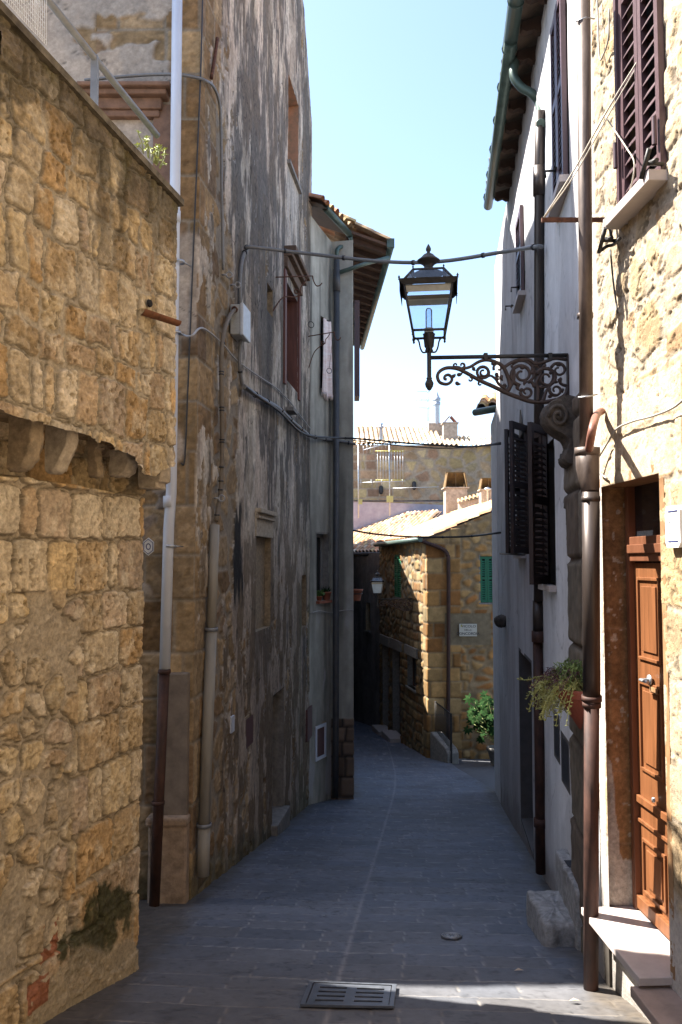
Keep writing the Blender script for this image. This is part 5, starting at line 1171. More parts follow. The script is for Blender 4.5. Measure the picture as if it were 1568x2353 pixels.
bun = [A_(560, 888, .05), A_(600, 915, .05), A_(640, 938, .05), A_(672, 968, .05), A_(700, 992, .06), A_(716, 1002, .08), PB.pp(742, 1008, .05, 0), PB.pp(765, 1012, .06, 1), PB.pp(800, 1017, .05, 1), PB.pp(818, 1020, .04, 1)]
wire('cable_bundle', bun, .026, GRCABLE, 'sagging bundle of grey cables strapped along both left walls', ties=[.08, .16, .25, .33, .42, .5, .6, .7, .8, .9])
wire('street_cable', [A_(566, 892, .07), A_(640, 943, .08), A_(700, 997, .10), atd(775, 1006, 13.3), atd(820, 1008, 13.4), atd(960, 1020, 13.3), atd(1080, 1026, 13.1), PG.pp(1150, 1018, .05)], .016, DKCABLE, 'black cable from the left bundle across the lane to the white house', ties=[.5, .6, .7, .8, .9])
wire('street_cable', [PB.pp(812, 1012, .04, 1), atd(900, 1022, 13.5), atd(1020, 1030, 13.3), PG.pp(1151, 1021, .05)], .010, DKCABLE, 'thin wire sagging just under the black cable before the far wall', group=None)
wire('street_cable', [PB.pp(812, 1219, .04, 1), atd(870, 1228, 13.5), atd(960, 1234, 13.4), atd(1070, 1233, 13.2), PG.pp(1150, 1224, .05)], .017, DKCABLE, 'lowest dark cable crossing in front of the low tile roof', ties=[.2, .35, .5, .65, .8])
wire('twisted_wire', [A_(414, 768, .05) if False else atd(414, 768, 6.78), A_(440, 772, .02), A_(466, 754, .02), A_(512, 790, .03), A_(545, 828, .03), A_(600, 868, .03), A_(636, 892, .03), A_(668, 925, .03), A_(690, 955, .03), A_(714, 985, .04)], .009, mat('pale_wire', (.34, .33, .32), .6), 'thin twisted pale wire looping across the peeling wall above the bundle')
F_ = lambda px, py, off=.03: PA.pp(px, py, off, 0)
wire('bundled_cable', [F_(195, 184, .05), F_(260, 178, .06), F_(340, 172, .08), F_(404, 171, .14), F_(440, 176, .05), A_(470, 184, .04), A_(490, 198, .04), A_(504, 235, .04), A_(508, 300, .03), A_(510, 450, .03), A_(513, 620, .03)], .013, GRCABLE, 'grey cable bundle passing over the white pipe and down the corner')
wire('black_cable', [F_(466, -10, .02), F_(462, 150, .02), F_(450, 450, .02), F_(440, 700, .02), F_(432, 900, .02), F_(425, 1055, .02), F_(416, 1064, .02)], .007, DKCABLE, 'thin black cable hanging straight down the bare corner blocks')
wire('twisted_wire', [PB.pp(717, 1408, .03, 0), PB.pp(735, 1404, .03, 0), PB.pp(760, 1408, .04, 0), PB.pp(785, 1403, .03, 1), PB.pp(813, 1402, .03, 1)], .009, mat('pale_wire', (.34, .33, .32)), 'short pale wire stapled below the window with flower pots')
wire('iron_bar', [A_(500, 88, .03), A_(494, 130, .03), A_(486, 180, .03)], .016, RUST, 'rusty iron wall tie bar high on the peeling corner', 'wall tie')
for px, py, lb in ((510, 632, 'upper porcelain hook'), (530, 655, 'curled hook above the junction box'), (492, 1145, 'lower pale hook beside the conduit top')):
    p = A_(px, py, .01); solo('wall_hook', MB().tube([p, p + nn * .05], .01, 6).ring(p + nn * .07 + UP * .0, .028, .008, nn, UP, 10, 5), mat('hook_grey', (.3, .3, .3), .5), lb + ' holding cables on the peeling wall', 'hook')
# dark downpipe on the grey house
a = PB.pp(774, 592, .09, 1); b = PB.pp(772, 1700, .09, 1); c = PB.pp(771, 1832, .09, 1)
t = thing('downpipe', 'dark grey downpipe running the full height of the grey house corner', 'downpipe', c)
DKP = mat('dark_grey_pipe', (.07, .07, .072), .5, .2, .2, 10, .15)
part('pipe', MB().tube([a, b, c], .052, 14), DKP, t); part('sleeve', MB().tube([PB.pp(774, 620, .09, 1), PB.pp(774, 670, .09, 1)], .062, 14), DKP, t)
p = PB.pp(775, 628, .1, 1); part('branch', MB().tube([atd(893, 592, 13.9), atd(840, 606, 13.6), p], .035, 10), GREENCU, t)
# pipe on the white house, green swan neck above
t = thing('downpipe', 'slim dark downpipe with a curved green neck midway along the white house', 'downpipe', PG.pp(1243, 2003, .08))
q = lambda px, py, off=.04: PG.pp(px, py, off)
go = eavept(7.45)
part('swan_neck', MB().tube(cr([atd(1186, 135, 7.45), atd(1180, 172, 7.43), atd(1198, 200, 7.41), atd(1224, 216, 7.38), atd(1240, 240, 7.34), q(1243, 285)], 6), .040, 12), GREENCU, t)
part('second_neck', MB().tube(cr([atd(1208, 136, 8.2), atd(1225, 140, 8.2), atd(1238, 155, 8.2), atd(1241, 215, 8.2), atd(1241, 300, 8.0)], 5), .04, 12), GREENCU, t)
part('upper_pipe', MB().tube([q(1242, 255), q(1240, 380), q(1239, 700), q(1238, 1380)], .044, 14), COPDARK, t)
part('lower_pipe', MB().tube([q(1236, 1450), q(1240, 1700), q(1243, 2006)], .046, 14), BRPIPE, t)
for a, b, r in ((382, 450, .055), (1380, 1455, .050), (1450, 1475, .060), (1880, 1900, .058)): part('sleeve', MB().tube([q(np.interp(a, [380, 1400, 2000], [1240, 1237, 1243]), a), q(np.interp(b, [380, 1400, 2000], [1240, 1237, 1243]), b)], r, 14), COPDARK if a < 1440 else BRPIPE, t)
# the big downpipe by the stone corner
off = .10; B_ = lambda px, py: PG.pp(px, py, off)
t = thing('downpipe', 'large brown copper downpipe with funnel and reddish foot where white and stone houses meet', 'downpipe', V((B_(1357, 2200).x, B_(1357, 2200).y, G(4.95))))
f = B_(1357, 2200); f2 = V((f.x, f.y, G(f.y)))
part('upper_pipe', MB().tube([B_(1341, -30), B_(1345, 500), B_(1348, 1035)], .038, 16), COPPER, t)
part('funnel', MB().tube([B_(1350, 1030), B_(1351, 1075), B_(1358, 1135)], [.066, .064, .046], 16).tube([B_(1350, 1028), B_(1350, 1046)], .070, 16), COPPER, t)
part('middle_pipe', MB().tube([B_(1358, 1130), B_(1360, 1600)], .047, 16), COPDARK, t)
part('lower_pipe', MB().tube([B_(1360, 1595), f2], .041, 16), BRPIPE, t)
for py, px, r in ((1598, 1360, .055), (1612, 1360, .051), (720, 1345, .046), (1140, 1358, .051)): part('pipe_collar', MB().tube([B_(px, py), B_(px, py + 12)], r, 16), BRPIPE if py > 1590 else COPDARK, t)
for py in (54, 915): c = B_(1341 + (py > 500) * 6, py); part('pipe_clamp', MB().tube([c - n * 0 + V((-.05, -.02, 0)), c + V((.0, -.05, 0)), c + V((.06, -.01, .02))], .005, 6), STEEL, t)
el_ = [PH.pp(1383, 945, .02), PH.pp(1372, 952, .08), PG.pp(1362, 985, .13), PG.pp(1354, 1032, .12)]
part('overflow_elbow', MB().tube(cr(el_, 4), .022, 12), mat('red_brown_pipe', (.20, .085, .06), .5), t)
# ================================================================ STREET LANTERN
def lantern(loc, wallx):
    """loc: centre of the post, level with the arm; wallx: arm length"""
    t = thing('street_lantern', 'glass street lantern on a scrolled iron bracket fixed to the white house', 'street lamp', loc)
    k = .000900; o = V(loc); Y0 = 1030
    ez = lambda y: (Y0 - y) * k; ex = lambda x: (x - 427) * k
    part('arm', MB().tube([o + V((0, 0, 0)), o + V((wallx, 0, .018))], .0145, 10), IRON, t)
    part('post', MB().lathe([(.0155, ez(1195)), (.0155, ez(985))], o, 12), IRON, t)
    part('finial', MB().lathe([(.0, ez(1297)), (.012, ez(1290)), (.027, ez(1262)), (.031, ez(1240)), (.030, ez(1232)), (.018, ez(1205)), (.022, ez(1195)), (.016, ez(1188))], o, 14), IRON, t)
    part('socket', MB().lathe([(.019, ez(990)), (.030, ez(975)), (.024, ez(955)), (.034, ez(940)), (.042, ez(848)), (.045, ez(840))], o, 16), IRON, t)
    R_ = math.radians(-7); ux = V((math.cos(R_), math.sin(R_), 0)); uy = V((-math.sin(R_), math.cos(R_), 0))
    mb = MB()
    for s in (-1, 1):
        P = [o + ux * (s * .016) + UP * ez(985), o + ux * (s * .045) + UP * ez(985), o + ux * (s * .062) + UP * ez(950), o + ux * (s * .075) + UP * ez(890), o + ux * (s * .105) + UP * ez(865), o + ux * (s * .115) + UP * ez(880), o + ux * (s * .108) + UP * ez(900)]
        mb.tube(cr(P, 4), .0065, 6)
        mb.tube([o + uy * (s * .016) + UP * ez(985), o + uy * (s * .062) + UP * ez(950), o + uy * (s * .11) + UP * ez(862)], .0065, 6)
    part('yoke', mb, IRON, t)
    def fr(hw, z): return [o + ux * (a * hw) + uy * (b * hw) + UP * z for a, b in ((-1, -1), (1, -1), (1, 1), (-1, 1))]
    lo, hi = fr(.112, ez(838)), fr(.172, ez(460)); mb = MB()
    for a in range(4):
        mb.tube([lo[a], hi[a]], .0075, 6); mb.tube([lo[a], lo[(a + 1) % 4]], .009, 6); mb.lathe([(0, -.03), (.009, -.02), (.006, -.005), (.011, 0), (.004, .012)], lo[a] - UP * .012, 8)
    part('frame', mb, IRON, t)
    mb = MB()
    for a in range(4):
        b = (a + 1) % 4; mb.quad(lo[a], lo[b], hi[b], hi[a])
    part('glass_pane', mb, GLASS, t)
    # cornice collar with ears
    c0, c1, c2 = fr(.180, ez(492)), fr(.196, ez(468)), fr(.206, ez(455)); mb = MB()
    for A, B in ((c0, c1), (c1, c2)):
        for a in range(4): b = (a + 1) % 4; mb.quad(A[a], A[b], B[b], B[a])
    ci = fr(.168, ez(492)); cj = fr(.176, ez(455))
    for a in range(4): b = (a + 1) % 4; mb.quad(ci[b], ci[a], cj[a], cj[b]); mb.quad(c2[a], c2[b], cj[b], cj[a]); mb.quad(c0[b], c0[a], ci[a], ci[b])
    for a in range(4): mb.lathe([(.008, 0), (.005, .008), (.009, .018), (0, .034)], c2[a] - (c2[a] - o).normalized() * .01, 8)
    for s in (-1, 1): mb.obox(o + ux * (s * .198) - uy * .17 + UP * ez(545), ux * (s * .004), uy * .34, UP * (ez(458) - ez(545)))
    part('collar', mb, IRON, t)
    r0, r1_ = fr(.172, ez(453)), fr(.108, ez(350)); mb = MB()
    for a in range(4):
        b = (a + 1) % 4; mb.tube([r0[a], r1_[a]], .008, 6); mb.tube([r1_[a], r1_[b]], .008, 6); mb.lathe([(.007, 0), (.004, .01), (.008, .018), (0, .03)], r1_[a], 8)
    part('roof_frame', mb, IRON, t)
    mb = MB()
    for a in range(4): b = (a + 1) % 4; mb.quad(r0[a], r0[b], r1_[b], r1_[a])
    part('roof_glass', mb, GLASS, t)
    part('chimney_cap', MB().lathe([(.11, ez(352)), (.075, ez(346)), (.05, ez(330)), (.034, ez(305)), (.031, ez(290)), (.050, ez(268)), (.078, ez(250)), (.083, ez(243)), (.078, ez(238)), (.055, ez(218)), (.036, ez(195)), (.016, ez(182)), (.010, ez(172)), (.018, ez(160)), (.019, ez(145)), (.013, ez(128)), (.005, ez(112)), (0, ez(103))], o, 20), IRON, t)
    part('lamp_holder', MB().lathe([(.034, ez(830)), (.034, ez(795)), (.02, ez(790))], o, 14), mat('holder_cream', (.45, .42, .36), .6), t)
    part('bulb', MB().lathe([(.024, ez(792)), (.024, ez(650)), (.018, ez(634)), (0, ez(626))], o, 14), GLASS, t)
    ra, rb, rc = fr(.161, ez(550)), fr(.166, ez(494)), fr(.10, ez(490)); mb = MB()
    for a in range(4): b = (a + 1) % 4; mb.quad(ra[a], ra[b], rb[b], rb[a])
    part('reflector', mb, mat('enamel_reflector', (.30, .27, .20), .5), t)
    # ---- scroll bracket
    mb = MB()
    def Z3(x, y): return o + V((ex(x) * wallx / .963, 0, ez(y)))
    def curve(pts, r0_, r1__=None, sub=5):
        P = cr([Z3(*p) for p in pts], sub); n_ = len(P); r1__ = r0_ if r1__ is None else r1__
        mb.tube(P, [1.3 * (r0_ + (r1__ - r0_) * i / (n_ - 1)) for i in range(n_)], 6)
    def spiral(cx, cy, R0, a0, turns, dirn=1, r0_=.009, shrink=.78):
        pts = []; N_ = int(abs(turns) * 12)
        for i in range(N_ + 1):
            a = math.radians(a0) + dirn * 2 * math.pi * turns * i / N_; R = R0 * (1 - shrink * i / N_); pts.append((cx + R * math.cos(a), cy + R * math.sin(a)))
        curve(pts, r0_, r0_ * .55, 2)
    curve([(1495, 1255), (1478, 1320), (1420, 1362), (1300, 1388), (1200, 1380), (1100, 1345), (1015, 1310), (920, 1262), (830, 1220), (760, 1180), (700, 1145), (640, 1118), (565, 1112), (510, 1138), (490, 1180), (508, 1228), (560, 1243), (595, 1222), (600, 1190), (575, 1168), (548, 1178), (545, 1200), (562, 1205)], .0135, .008)
    curve([(622, 1105), (655, 1108), (680, 1118), (740, 1105), (800, 1068), (850, 1050), (900, 1052), (960, 1075), (1000, 1110), (1030, 1180), (1045, 1250), (1030, 1300)], .008, .012)
    curve([(1485, 1045), (1400, 1035), (1340, 1055), (1250, 1080), (1200, 1050), (1130, 1045), (1060, 1070), (1000, 1110)], .010)
    spiral(680, 1090, 24, 90, .9, -1, .008); spiral(632, 1090, 22, 90, .8, 1, .007)
    spiral(845, 1148, 50, -160, 1.25, 1, .010, .7); spiral(845, 1148, 50, -160, .65, -1, .009, .1)
    spiral(1140, 1165, 92, 100, 1.5, 1, .0115, .75); spiral(1140, 1150, 95, 60, .55, -1, .010, .0)
    spiral(1330, 1195, 88, 200, 1.4, 1, .0115, .75); spiral(1290, 1180, 90, 160, .6, -1, .010, 0)
    spiral(1175, 1305, 50, 180, 1.2, -1, .010, .7); spiral(1400, 1290, 52, 200, 1.2, -1, .010, .7); spiral(1425, 1130, 62, 200, 1.2, 1, .010, .7); spiral(1250, 1120, 46, 20, 1.1, 1, .009, .7)
    spiral(960, 1110, 40, 150, .9, 1, .008, .6); spiral(740, 1205, 22, -90, .8, 1, .007); spiral(820, 1240, 20, -90, .7, -1, .007)
    curve([(860, 1195), (900, 1175), (940, 1205), (960, 1240), (1000, 1270), (1030, 1300)], .006, .010)
    curve([(1035, 1290), (1075, 1210), (1080, 1140), (1060, 1090)], .012, .007); curve([(1260, 1380), (1262, 1290), (1250, 1230), (1290, 1150)], .013, .008)
    curve([(1300, 1385), (1330, 1290), (1380, 1230)], .011, .007); curve([(1490, 1260), (1440, 1240), (1420, 1200)], .010, .006)
    rg = random.Random(5)
    for (x, y, a) in ((905, 1080, -40), (945, 1150, 60), (930, 1185, 20), (985, 1170, 80), (1060, 1215, 100), (1105, 1250, 70), (1000, 1240, 30), (1130, 1100, 10), (1205, 1160, -60), (1225, 1240, 40), (1180, 1215, 120), (1150, 1290, 150), (1290, 1250, 60), (1350, 1150, -30), (1385, 1210, 20), (1440, 1190, 80), (1345, 1330, 20), (1460, 1280, 100), (600, 1180, -40), (640, 1165, -20), (630, 1225, 20), (770, 1105, 60), (1300, 1110, -70), (1240, 1060, 10), (1410, 1070, 30)):
        L_ = rg.uniform(30, 48); ca, sa = math.cos(math.radians(a)), math.sin(math.radians(a))
        P = [Z3(x + L_ * t_ * ca - 9 * math.sin(t_ * 3) * sa, y + L_ * t_ * sa + 9 * math.sin(t_ * 3) * ca) for t_ in (0, .25, .5, .75, 1)]
        mb.tube(P, [.008, .015, .014, .009, .003], 6)
    mb.obox(Z3(1488, 1010) + V((0, -.02, 0)), V(((Z3(1502, 1010) - Z3(1488, 1010)).x, 0, 0)), (0, .04, 0), UP * (ez(1380) - ez(1005)))
    part('scroll_bracket', mb, mat('brown_cast_scrolls', (.055, .035, .028), .55, .2, .3, 30, .3), t)
    for x in (862, 1358): part('bracket_strap', MB().obox(Z3(x - 14, 1050) + V((0, -.019, 0)), (.026, 0, 0), (0, .038, 0), UP * (ez(1000) - ez(1055))), IRON, t)
    return t
yL = 5.84; pw = PG.pp(1298, 818, .0); pc = atd(986.5, 822, yL)
L1 = lantern(pc, (1.52 + (yL - 4.95) * PG.u[0][0] / PG.u[0][1]) - pc.x)
def copy_tree(o, parent=None):
    c = o.copy(); COL.objects.link(c)
    if parent: c.parent = parent
    for ch in [x for x in bpy.data.objects if x.parent == o]: copy_tree(ch, c)
    return c
L2 = copy_tree(L1); L2.location = atd(868, 1377, 23.5); FROST = mat('milky_glass', (.42, .47, .47), .3, 0, .08, 10, .03)
for ch in [x for x in bpy.data.objects if x.parent == L2 and x.name.startswith('glass_pane')]:
    ch.material_slots[0].link = 'OBJECT'; ch.material_slots[0].material = FROST
L2['label'] = 'distant street lantern with milky glass on the shaded side of the tuff house'; L2['group'] = L1['group'] = 'street lanterns on iron brackets'

# ================================================================ TERRACE RAILING, NET, PLANT, SPOUT
ub = lambda px, py, off=-.12: TU.pp(px, py, off, 0)
a = ub(80, -38); b = ub(362, 312); c1_ = ub(217, 140); c2_ = ub(217, 232)
t = thing('terrace_railing', 'grey tubular handrail sloping along the top of the terrace wall', 'railing', c2_)
part('handrail', MB().tube([a, ub(232, 152), b], .020, 12), ZINC, t); part('post', MB().obox(c2_ + V((-.018, -.018, -.05)), (.036, 0, 0), (0, .036, 0), UP * (c1_.z - c2_.z + .08)), ZINC, t)
mb = MB(); NA = ub(12, -25, -.10); NB = ub(105, 118, -.10); NC = ub(92, -60, -.10)
pl0 = ub(8, -4, -.10); pl1 = ub(107, 104, -.10); hgt = 1.0
for i in range(24):
    tt = i / 23; p = pl0.lerp(pl1, tt); bow = .06 * math.sin(i * .9)
    mb.tube([p, p + UP * hgt * .5 + V((bow * .2 - .02 * tt, 0, 0)), p + UP * hgt + V((-.10 * tt, 0, 0))], .0016, 4)
for j in range(36):
    h_ = hgt * j / 35; mb.tube([pl0 + UP * h_, pl0.lerp(pl1, .5) + UP * h_ + V((0, .01, 0)), pl1 + UP * h_ + V((-.10 * h_, 0, 0))], .0016, 4)
solo('balcony_net', mb, mat('white_net', (.7, .7, .72), .6), 'white protective netting behind the handrail at the top left corner', 'netting')
SUCC = mat('succulent_green', (.26, .36, .07), .5, 0, .25, 30, .1, col2=(.50, .52, .15))
t = thing('succulent', 'yellow-green succulent with rosettes sprouting on the terrace coping', 'plant', TU.pp(352, 372, -.10, 0))
rg = random.Random(3); mb = MB(); ms = MB()
for k in range(26):
    px = rg.uniform(316, 388); py = 318 + (px - 316) * .62 + rg.uniform(-16, 22)
    p = TU.pp(px, py, rg.uniform(-.14, .02), 0); base = TU.pp(px * .6 + 350 * .4, 352 + (px - 316) * .55, -.08, 0); ms.tube([base, (base + p) / 2 + V((.005, 0, .008)), p], .003, 5)
    ax = V((rg.uniform(-.4, .6), rg.uniform(-.8, .1), rg.uniform(.4, 1))).normalized(); x = ax.cross(V((0, 1, .1))).normalized(); y = ax.cross(x)
    for j in range(11):
        an = j * 2.4; rr_ = .008 + .0016 * j; el2 = 1.2 - j * .1; dvec = (x * math.cos(an) + y * math.sin(an)) * math.cos(el2) + ax * math.sin(el2); sd = (x * -math.sin(an) + y * math.cos(an))
        q = p + dvec * .002; e_ = p + dvec * rr_ * 1.25; mb.quad(q, q + dvec * rr_ * .6 + sd * rr_ * .32, e_, q + dvec * rr_ * .6 - sd * rr_ * .32)
part('leaves', mb, SUCC, t); part('stems', ms, mat('plant_stem', (.20, .22, .08), .7), t)
# terracotta spout under a hole
s0 = TU.pp(326, 712, .02, 0); s1 = TU.pp(410, 740, .12, 0); mb = MB(); dd = (s1 - s0); sd = V((-dd.y, dd.x, 0)).normalized(); N_ = 10
for j in range(N_):
    for thk in (0,):
        def ringp(t_, a, r): c = s0.lerp(s1, t_); return c + sd * (r * math.cos(a)) + UP * (-r * math.sin(a) * .8)
        a0, a1 = math.pi * j / N_, math.pi * (j + 1) / N_
        for r in (.036, .028): mb.quad(ringp(0, a0, r), ringp(1, a0, r * .9), ringp(1, a1, r * .9), ringp(0, a1, r), sm=True)
        mb.quad(ringp(1, a0, .0324), ringp(1, a1, .0324), ringp(1, a1, .0252), ringp(1, a0, .0252))
solo('roof_tile_spout', mb, mat('old_clay', (.16, .065, .03), .85, 0, .4, 14, .4), 'curved terracotta tile sticking out of the terrace wall as a water spout', 'water spout', s0)
hp_ = TU.pp(343, 697, .03, 0); solo('drain_hole', MB().lathe([(.024, 0), (.02, .012), (.0, .004)], hp_, 12, ax=TU.N(0)), DARK, 'small dark drain hole above the terracotta spout', 'drain hole')
# house number
c = F_(342, 1256, .03); hexa = [(math.sin(a) * .065 * .8, math.cos(a) * .075) for a in [math.pi / 6 * 0, math.pi / 3, 2 * math.pi / 3, math.pi, 4 * math.pi / 3, 5 * math.pi / 3]]
t = thing('house_number', 'small white hexagonal number tile with a dark blue border, half hidden by the terrace wall', 'number sign', c)
part('tile', MB().prism(hexa, c, (1, 0, 0), UP, (0, -.01, 0)), mat('white_enamel', (.75, .76, .76), .3), t)
mb = MB(); hx = [c + V((x * .82, -.0125, y * .82)) for x, y in hexa]; mb.tube(hx + [hx[0]], .003, 5); part('border', mb, mat('navy_enamel', (.03, .04, .14), .4), t)
mb = MB(); mb.ring(c + V((0, -.012, 0)), .024, .004, V((.7, 0, 0)), UP, 14, 5); part('digit', mb, mat('navy_enamel', (.03, .04, .14)), t)

# ================================================================ IRON LAUNDRY ARMS, CURTAIN, POTS
def laundry_arm(p0, p1, lo, lab, rod_end, ring_at):
    t = thing('laundry_arm', lab, 'iron bracket', p0, 'wrought iron laundry brackets on the left walls')
    part('bar', MB().tube([p0, p1], .008, 6), RUST, t)
    d = p1 - p0; m = MB(); L_ = d.length
    W_ = lambda a, b: p0 + d * a + UP * (b * L_)
    pts = [lo, lo + (W_(.45, -.32) - lo) * .5 + UP * .05, W_(.50, -.42), W_(.62, -.38), W_(.60, -.28), W_(.52, -.27), W_(.53, -.34), W_(.66, -.36)]
    m.tube(cr(pts, 5), .008, 6); m.tube(cr([W_(.66, -.36), W_(.68, -.22), W_(.78, -.12), W_(.84, -.03)], 5), .007, 6)
    m.tube(cr([p1, p1 + UP * -.06 + d * .02, p1 + d * .10 + UP * -.13, p1 + d * .2 + UP * -.13, p1 + d * .26 + UP * -.10], 5), .008, 6)
    part('brace', m, RUST, t)
    part('pull_cord', MB().tube([p1 + d * -.02, ring_at + UP * .05], .003, 5).ring(ring_at, .04, .005, V((.8, .3, 0)).normalized(), UP, 14, 5), IRON, t)
laundry_arm(A_(633, 637, .0), atd(719, 634, 10.55), A_(627, 715, 0), 'rusty laundry bracket high on the peeling wall, nearer of the two', None, atd(715, 746, 10.5))
laundry_arm(PA.pt(A2 - .35, PA.at(702, 762, 1)[1], .0, 1), atd(768, 763, 12.6), PA.pt(A2 - .3, PA.at(697, 828, 1)[1], 0, 1), 'rusty laundry bracket in front of the curtained window, farther of the two', None, atd(757, 852, 12.45))
s0, s1, z0, z1 = B_cur; mb = MB(); NX, NZ = 40, 20; i0 = len(mb.v); zc0, zc1 = PB.at(748, 905, 0, .04)[1], PB.at(748, 735, 0, .04)[1]; u0_, n0_ = PB.U(0), PB.N(0)
for i in range(NX + 1):
    for j in range(NZ + 1):
        t_ = i / NX; h_ = j / NZ; wv = .022 * math.sin(t_ * 30 + .6 * math.sin(h_ * 3)) * (1.1 - .6 * h_) + .02 * math.sin(t_ * 11)
        mb.v.append(PB.pt(s0 - .05 * (1 - h_) + (s1 - s0 + .10 * (1 - h_)) * t_, zc0 + (zc1 - zc0) * h_ + .02 * math.sin(t_ * 9) * (1 - h_), .05 + wv, 0))
for i in range(NX):
    for j in range(NZ): a = i * (NZ + 1) + j; mb.f.append((a, a + NZ + 1, a + NZ + 2, a + 1)); mb.sm.append(True)
for i in range(0, NX, 1): p = mb.v[i * (NZ + 1)]; mb.tube([p, p - UP * random.uniform(.04, .09)], .006, 4)
solo('curtain', mb, mat('pink_white_curtain', (.78, .60, .55), .9, 0, .1, 7, .1, stretch=(.6, .6, 3.), col2=(.80, .77, .75)), 'pale pink and white fringed curtain hanging outside the grey house window', 'curtain')
LEAFG = mat('leaf_green', (.06, .13, .03), .5, 0, .35, 20, .1, col2=(.14, .25, .06))
LEAFD = mat('leaf_dark_green', (.010, .028, .009), .85, 0, .35, 12, .1, col2=(.020, .050, .013), spec=.04)
LEAFY = mat('leaf_yellow_green', (.34, .36, .11), .55, 0, .3, 30, .1, col2=(.36, .36, .12))
PURPL = mat('leaf_purple', (.09, .035, .045), .6, 0, .3, 25, .1)
def pot(mb, c, r, h): return mb.lathe([(r * .66, 0), (r * .95, h * .82), (r * 1.06, h * .82), (r * 1.08, h), (r * .92, h), (r * .86, h * .85)], c, 18)
def leafq(mb, p, d, l, w_, rg):
    d = V(d).normalized(); s = d.cross(V((rg.uniform(-1, 1), rg.uniform(-1, 1), rg.uniform(.2, 1)))).normalized() * w_ / 2; up = d.cross(s).normalized() * w_ * .2
    mb.quad(p, p + d * l * .45 + s + up, p + d * l, p + d * l * .45 - s + up)
zsl = B_pot[2]; rg = random.Random(8)
t = thing('potted_plant', 'terracotta pot with dark sprigs on the brick window sill of the grey house', 'potted plant', PB.pt((B_pot[0] + B_pot[1]) / 2 + .16, zsl, -.0, 0))
c = LOC[t.name]; part('pot', pot(MB(), c, .075, .13), TERRA, t); mb = MB()
for k in range(40): leafq(mb, c + V((rg.uniform(-.04, .04), rg.uniform(-.04, .04), .12)), (rg.uniform(-1, 1), rg.uniform(-1, 1), rg.uniform(.3, 1.4)), rg.uniform(.05, .12), .018, rg)
part('leaves', mb, LEAFD, t)
c = PB.pt(B_pot[0] + .10, zsl, -.0, 0); t = thing('potted_plant', 'fresh green leafy plant at the left end of the brick window sill', 'potted plant', c)
part('pot', pot(MB(), c, .05, .07), TERRA, t); mb = MB()
for k in range(46): leafq(mb, c + V((rg.uniform(-.03, .05), rg.uniform(-.05, .03), .05 + rg.uniform(0, .09))), (rg.uniform(-1, 1), rg.uniform(-1, 1), rg.uniform(-.1, 1)), .07, .05, rg)
part('leaves', mb, LEAFG, t)
c = atd(819, 1380, 14.6); t = thing('hanging_pot', 'terracotta pot just showing past the corner of the grey house', 'potted plant', c)
part('pot', pot(MB(), c, .11, .2), TERRA, t); part('ring_bracket', MB().ring(c + UP * .12, .11, .008, V((1, 0, 0)), V((0, 1, 0)), 16, 5).tube([c + V((-.11, 0, .12)), c + V((-.35, 0, .12))], .008, 5), IRON, t)
# ================================================================ PLAQUE, STAIRS, SHRUB
c = PC.pp(1075.5, 1447.5, .03, 0); a = PC.pp(1055.5, 1462, .03, 0); b = PC.pp(1096, 1433.5, .03, 0); W2, H2 = b.x - a.x, b.z - a.z
t = thing('street_name_plaque', 'white marble street name plaque on the warm tuff wall', 'street sign', c)
part('slab', MB().obox(V((a.x, c.y, a.z)), (W2, 0, 0), (0, -.02, 0), (0, 0, H2)), mat('plaque_marble', (.50, .46, .38), .5, 0, .06, 9, .05), t, bevel=.004)
def text(s_, size, x, z, m, parent, sx=1.0):
    cu = bpy.data.curves.new('lettering', 'FONT'); cu.body = s_; cu.size = size; cu.align_x = 'CENTER'; cu.align_y = 'CENTER'; cu.extrude = .0008; cu.offset = size * .012
    to = bpy.data.objects.new('tmp', cu); COL.objects.link(to); dg = bpy.context.evaluated_depsgraph_get(); me = bpy.data.meshes.new_from_object(to.evaluated_get(dg)); bpy.data.objects.remove(to)
    off = LOC[parent.name]
    for v in me.vertices: x_, y_ = v.co.x * sx, v.co.y; v.co = V((x + x_, c.y - .0225 - v.co.z * .5, z + y_)) - off
    me.name = 'lettering'; return linkmesh('lettering', me, m, parent)
INK = mat('plaque_ink', (.03, .028, .03), .6)
text('VICOLO', .088, c.x + .02, c.z + .095, INK, t, 1.15); text('DELLA', .058, c.x, c.z + .0, INK, t, 1.15); text('CONCORDIA', .095, c.x, c.z - .098, INK, t, 1.05)
e_ = V((a.x + .065, c.y - .022, c.z + .105)); part('crest', MB().prism([(-.022, .03), (.022, .03), (.022, -.005), (0, -.03), (-.022, -.005)], e_, (1, 0, 0), UP, (0, -.002, 0)), mat('crest_ochre', (.30, .26, .06), .6), t)
part('crest_crown', MB().obox(e_ + V((-.018, 0, .032)), (.036, 0, 0), (0, -.002, 0), UP * .012), mat('crest_grey', (.2, .2, .16), .6), t)
g = G(21.4)
t = thing('stair_parapet', 'low rounded stone parapet beside the side steps at the tuff house corner', 'parapet', (2.5, 21.4, g))
A0 = atd(995, 1682, 21.85); A1_ = atd(1036, 1722, 20.9); mb = MB(); P = []
d_ = A1_ - A0; mb.prism([(0, -1.3), (0, -.02), (.05, .03), (.9, -.02), (1.0, -.10), (1.0, -1.3)], A0 + V((-.08, 0, 0)), d_, UP, (.30, .08, 0))
part('stone', mb, STONE, t, bevel=.04)
mb = MB()
for k in range(2): mb.obox(V((2.62 + k * .30, 20.95, g - .6)), (.34, 0, 0), (0, 1.0, 0), (0, 0, .35 + k * .17))
part('steps', mb, STONE, t)
t = thing('stair_railing', 'dark iron railing slanting down beside the corner steps', 'railing', atd(1037, 1730, 20.85))
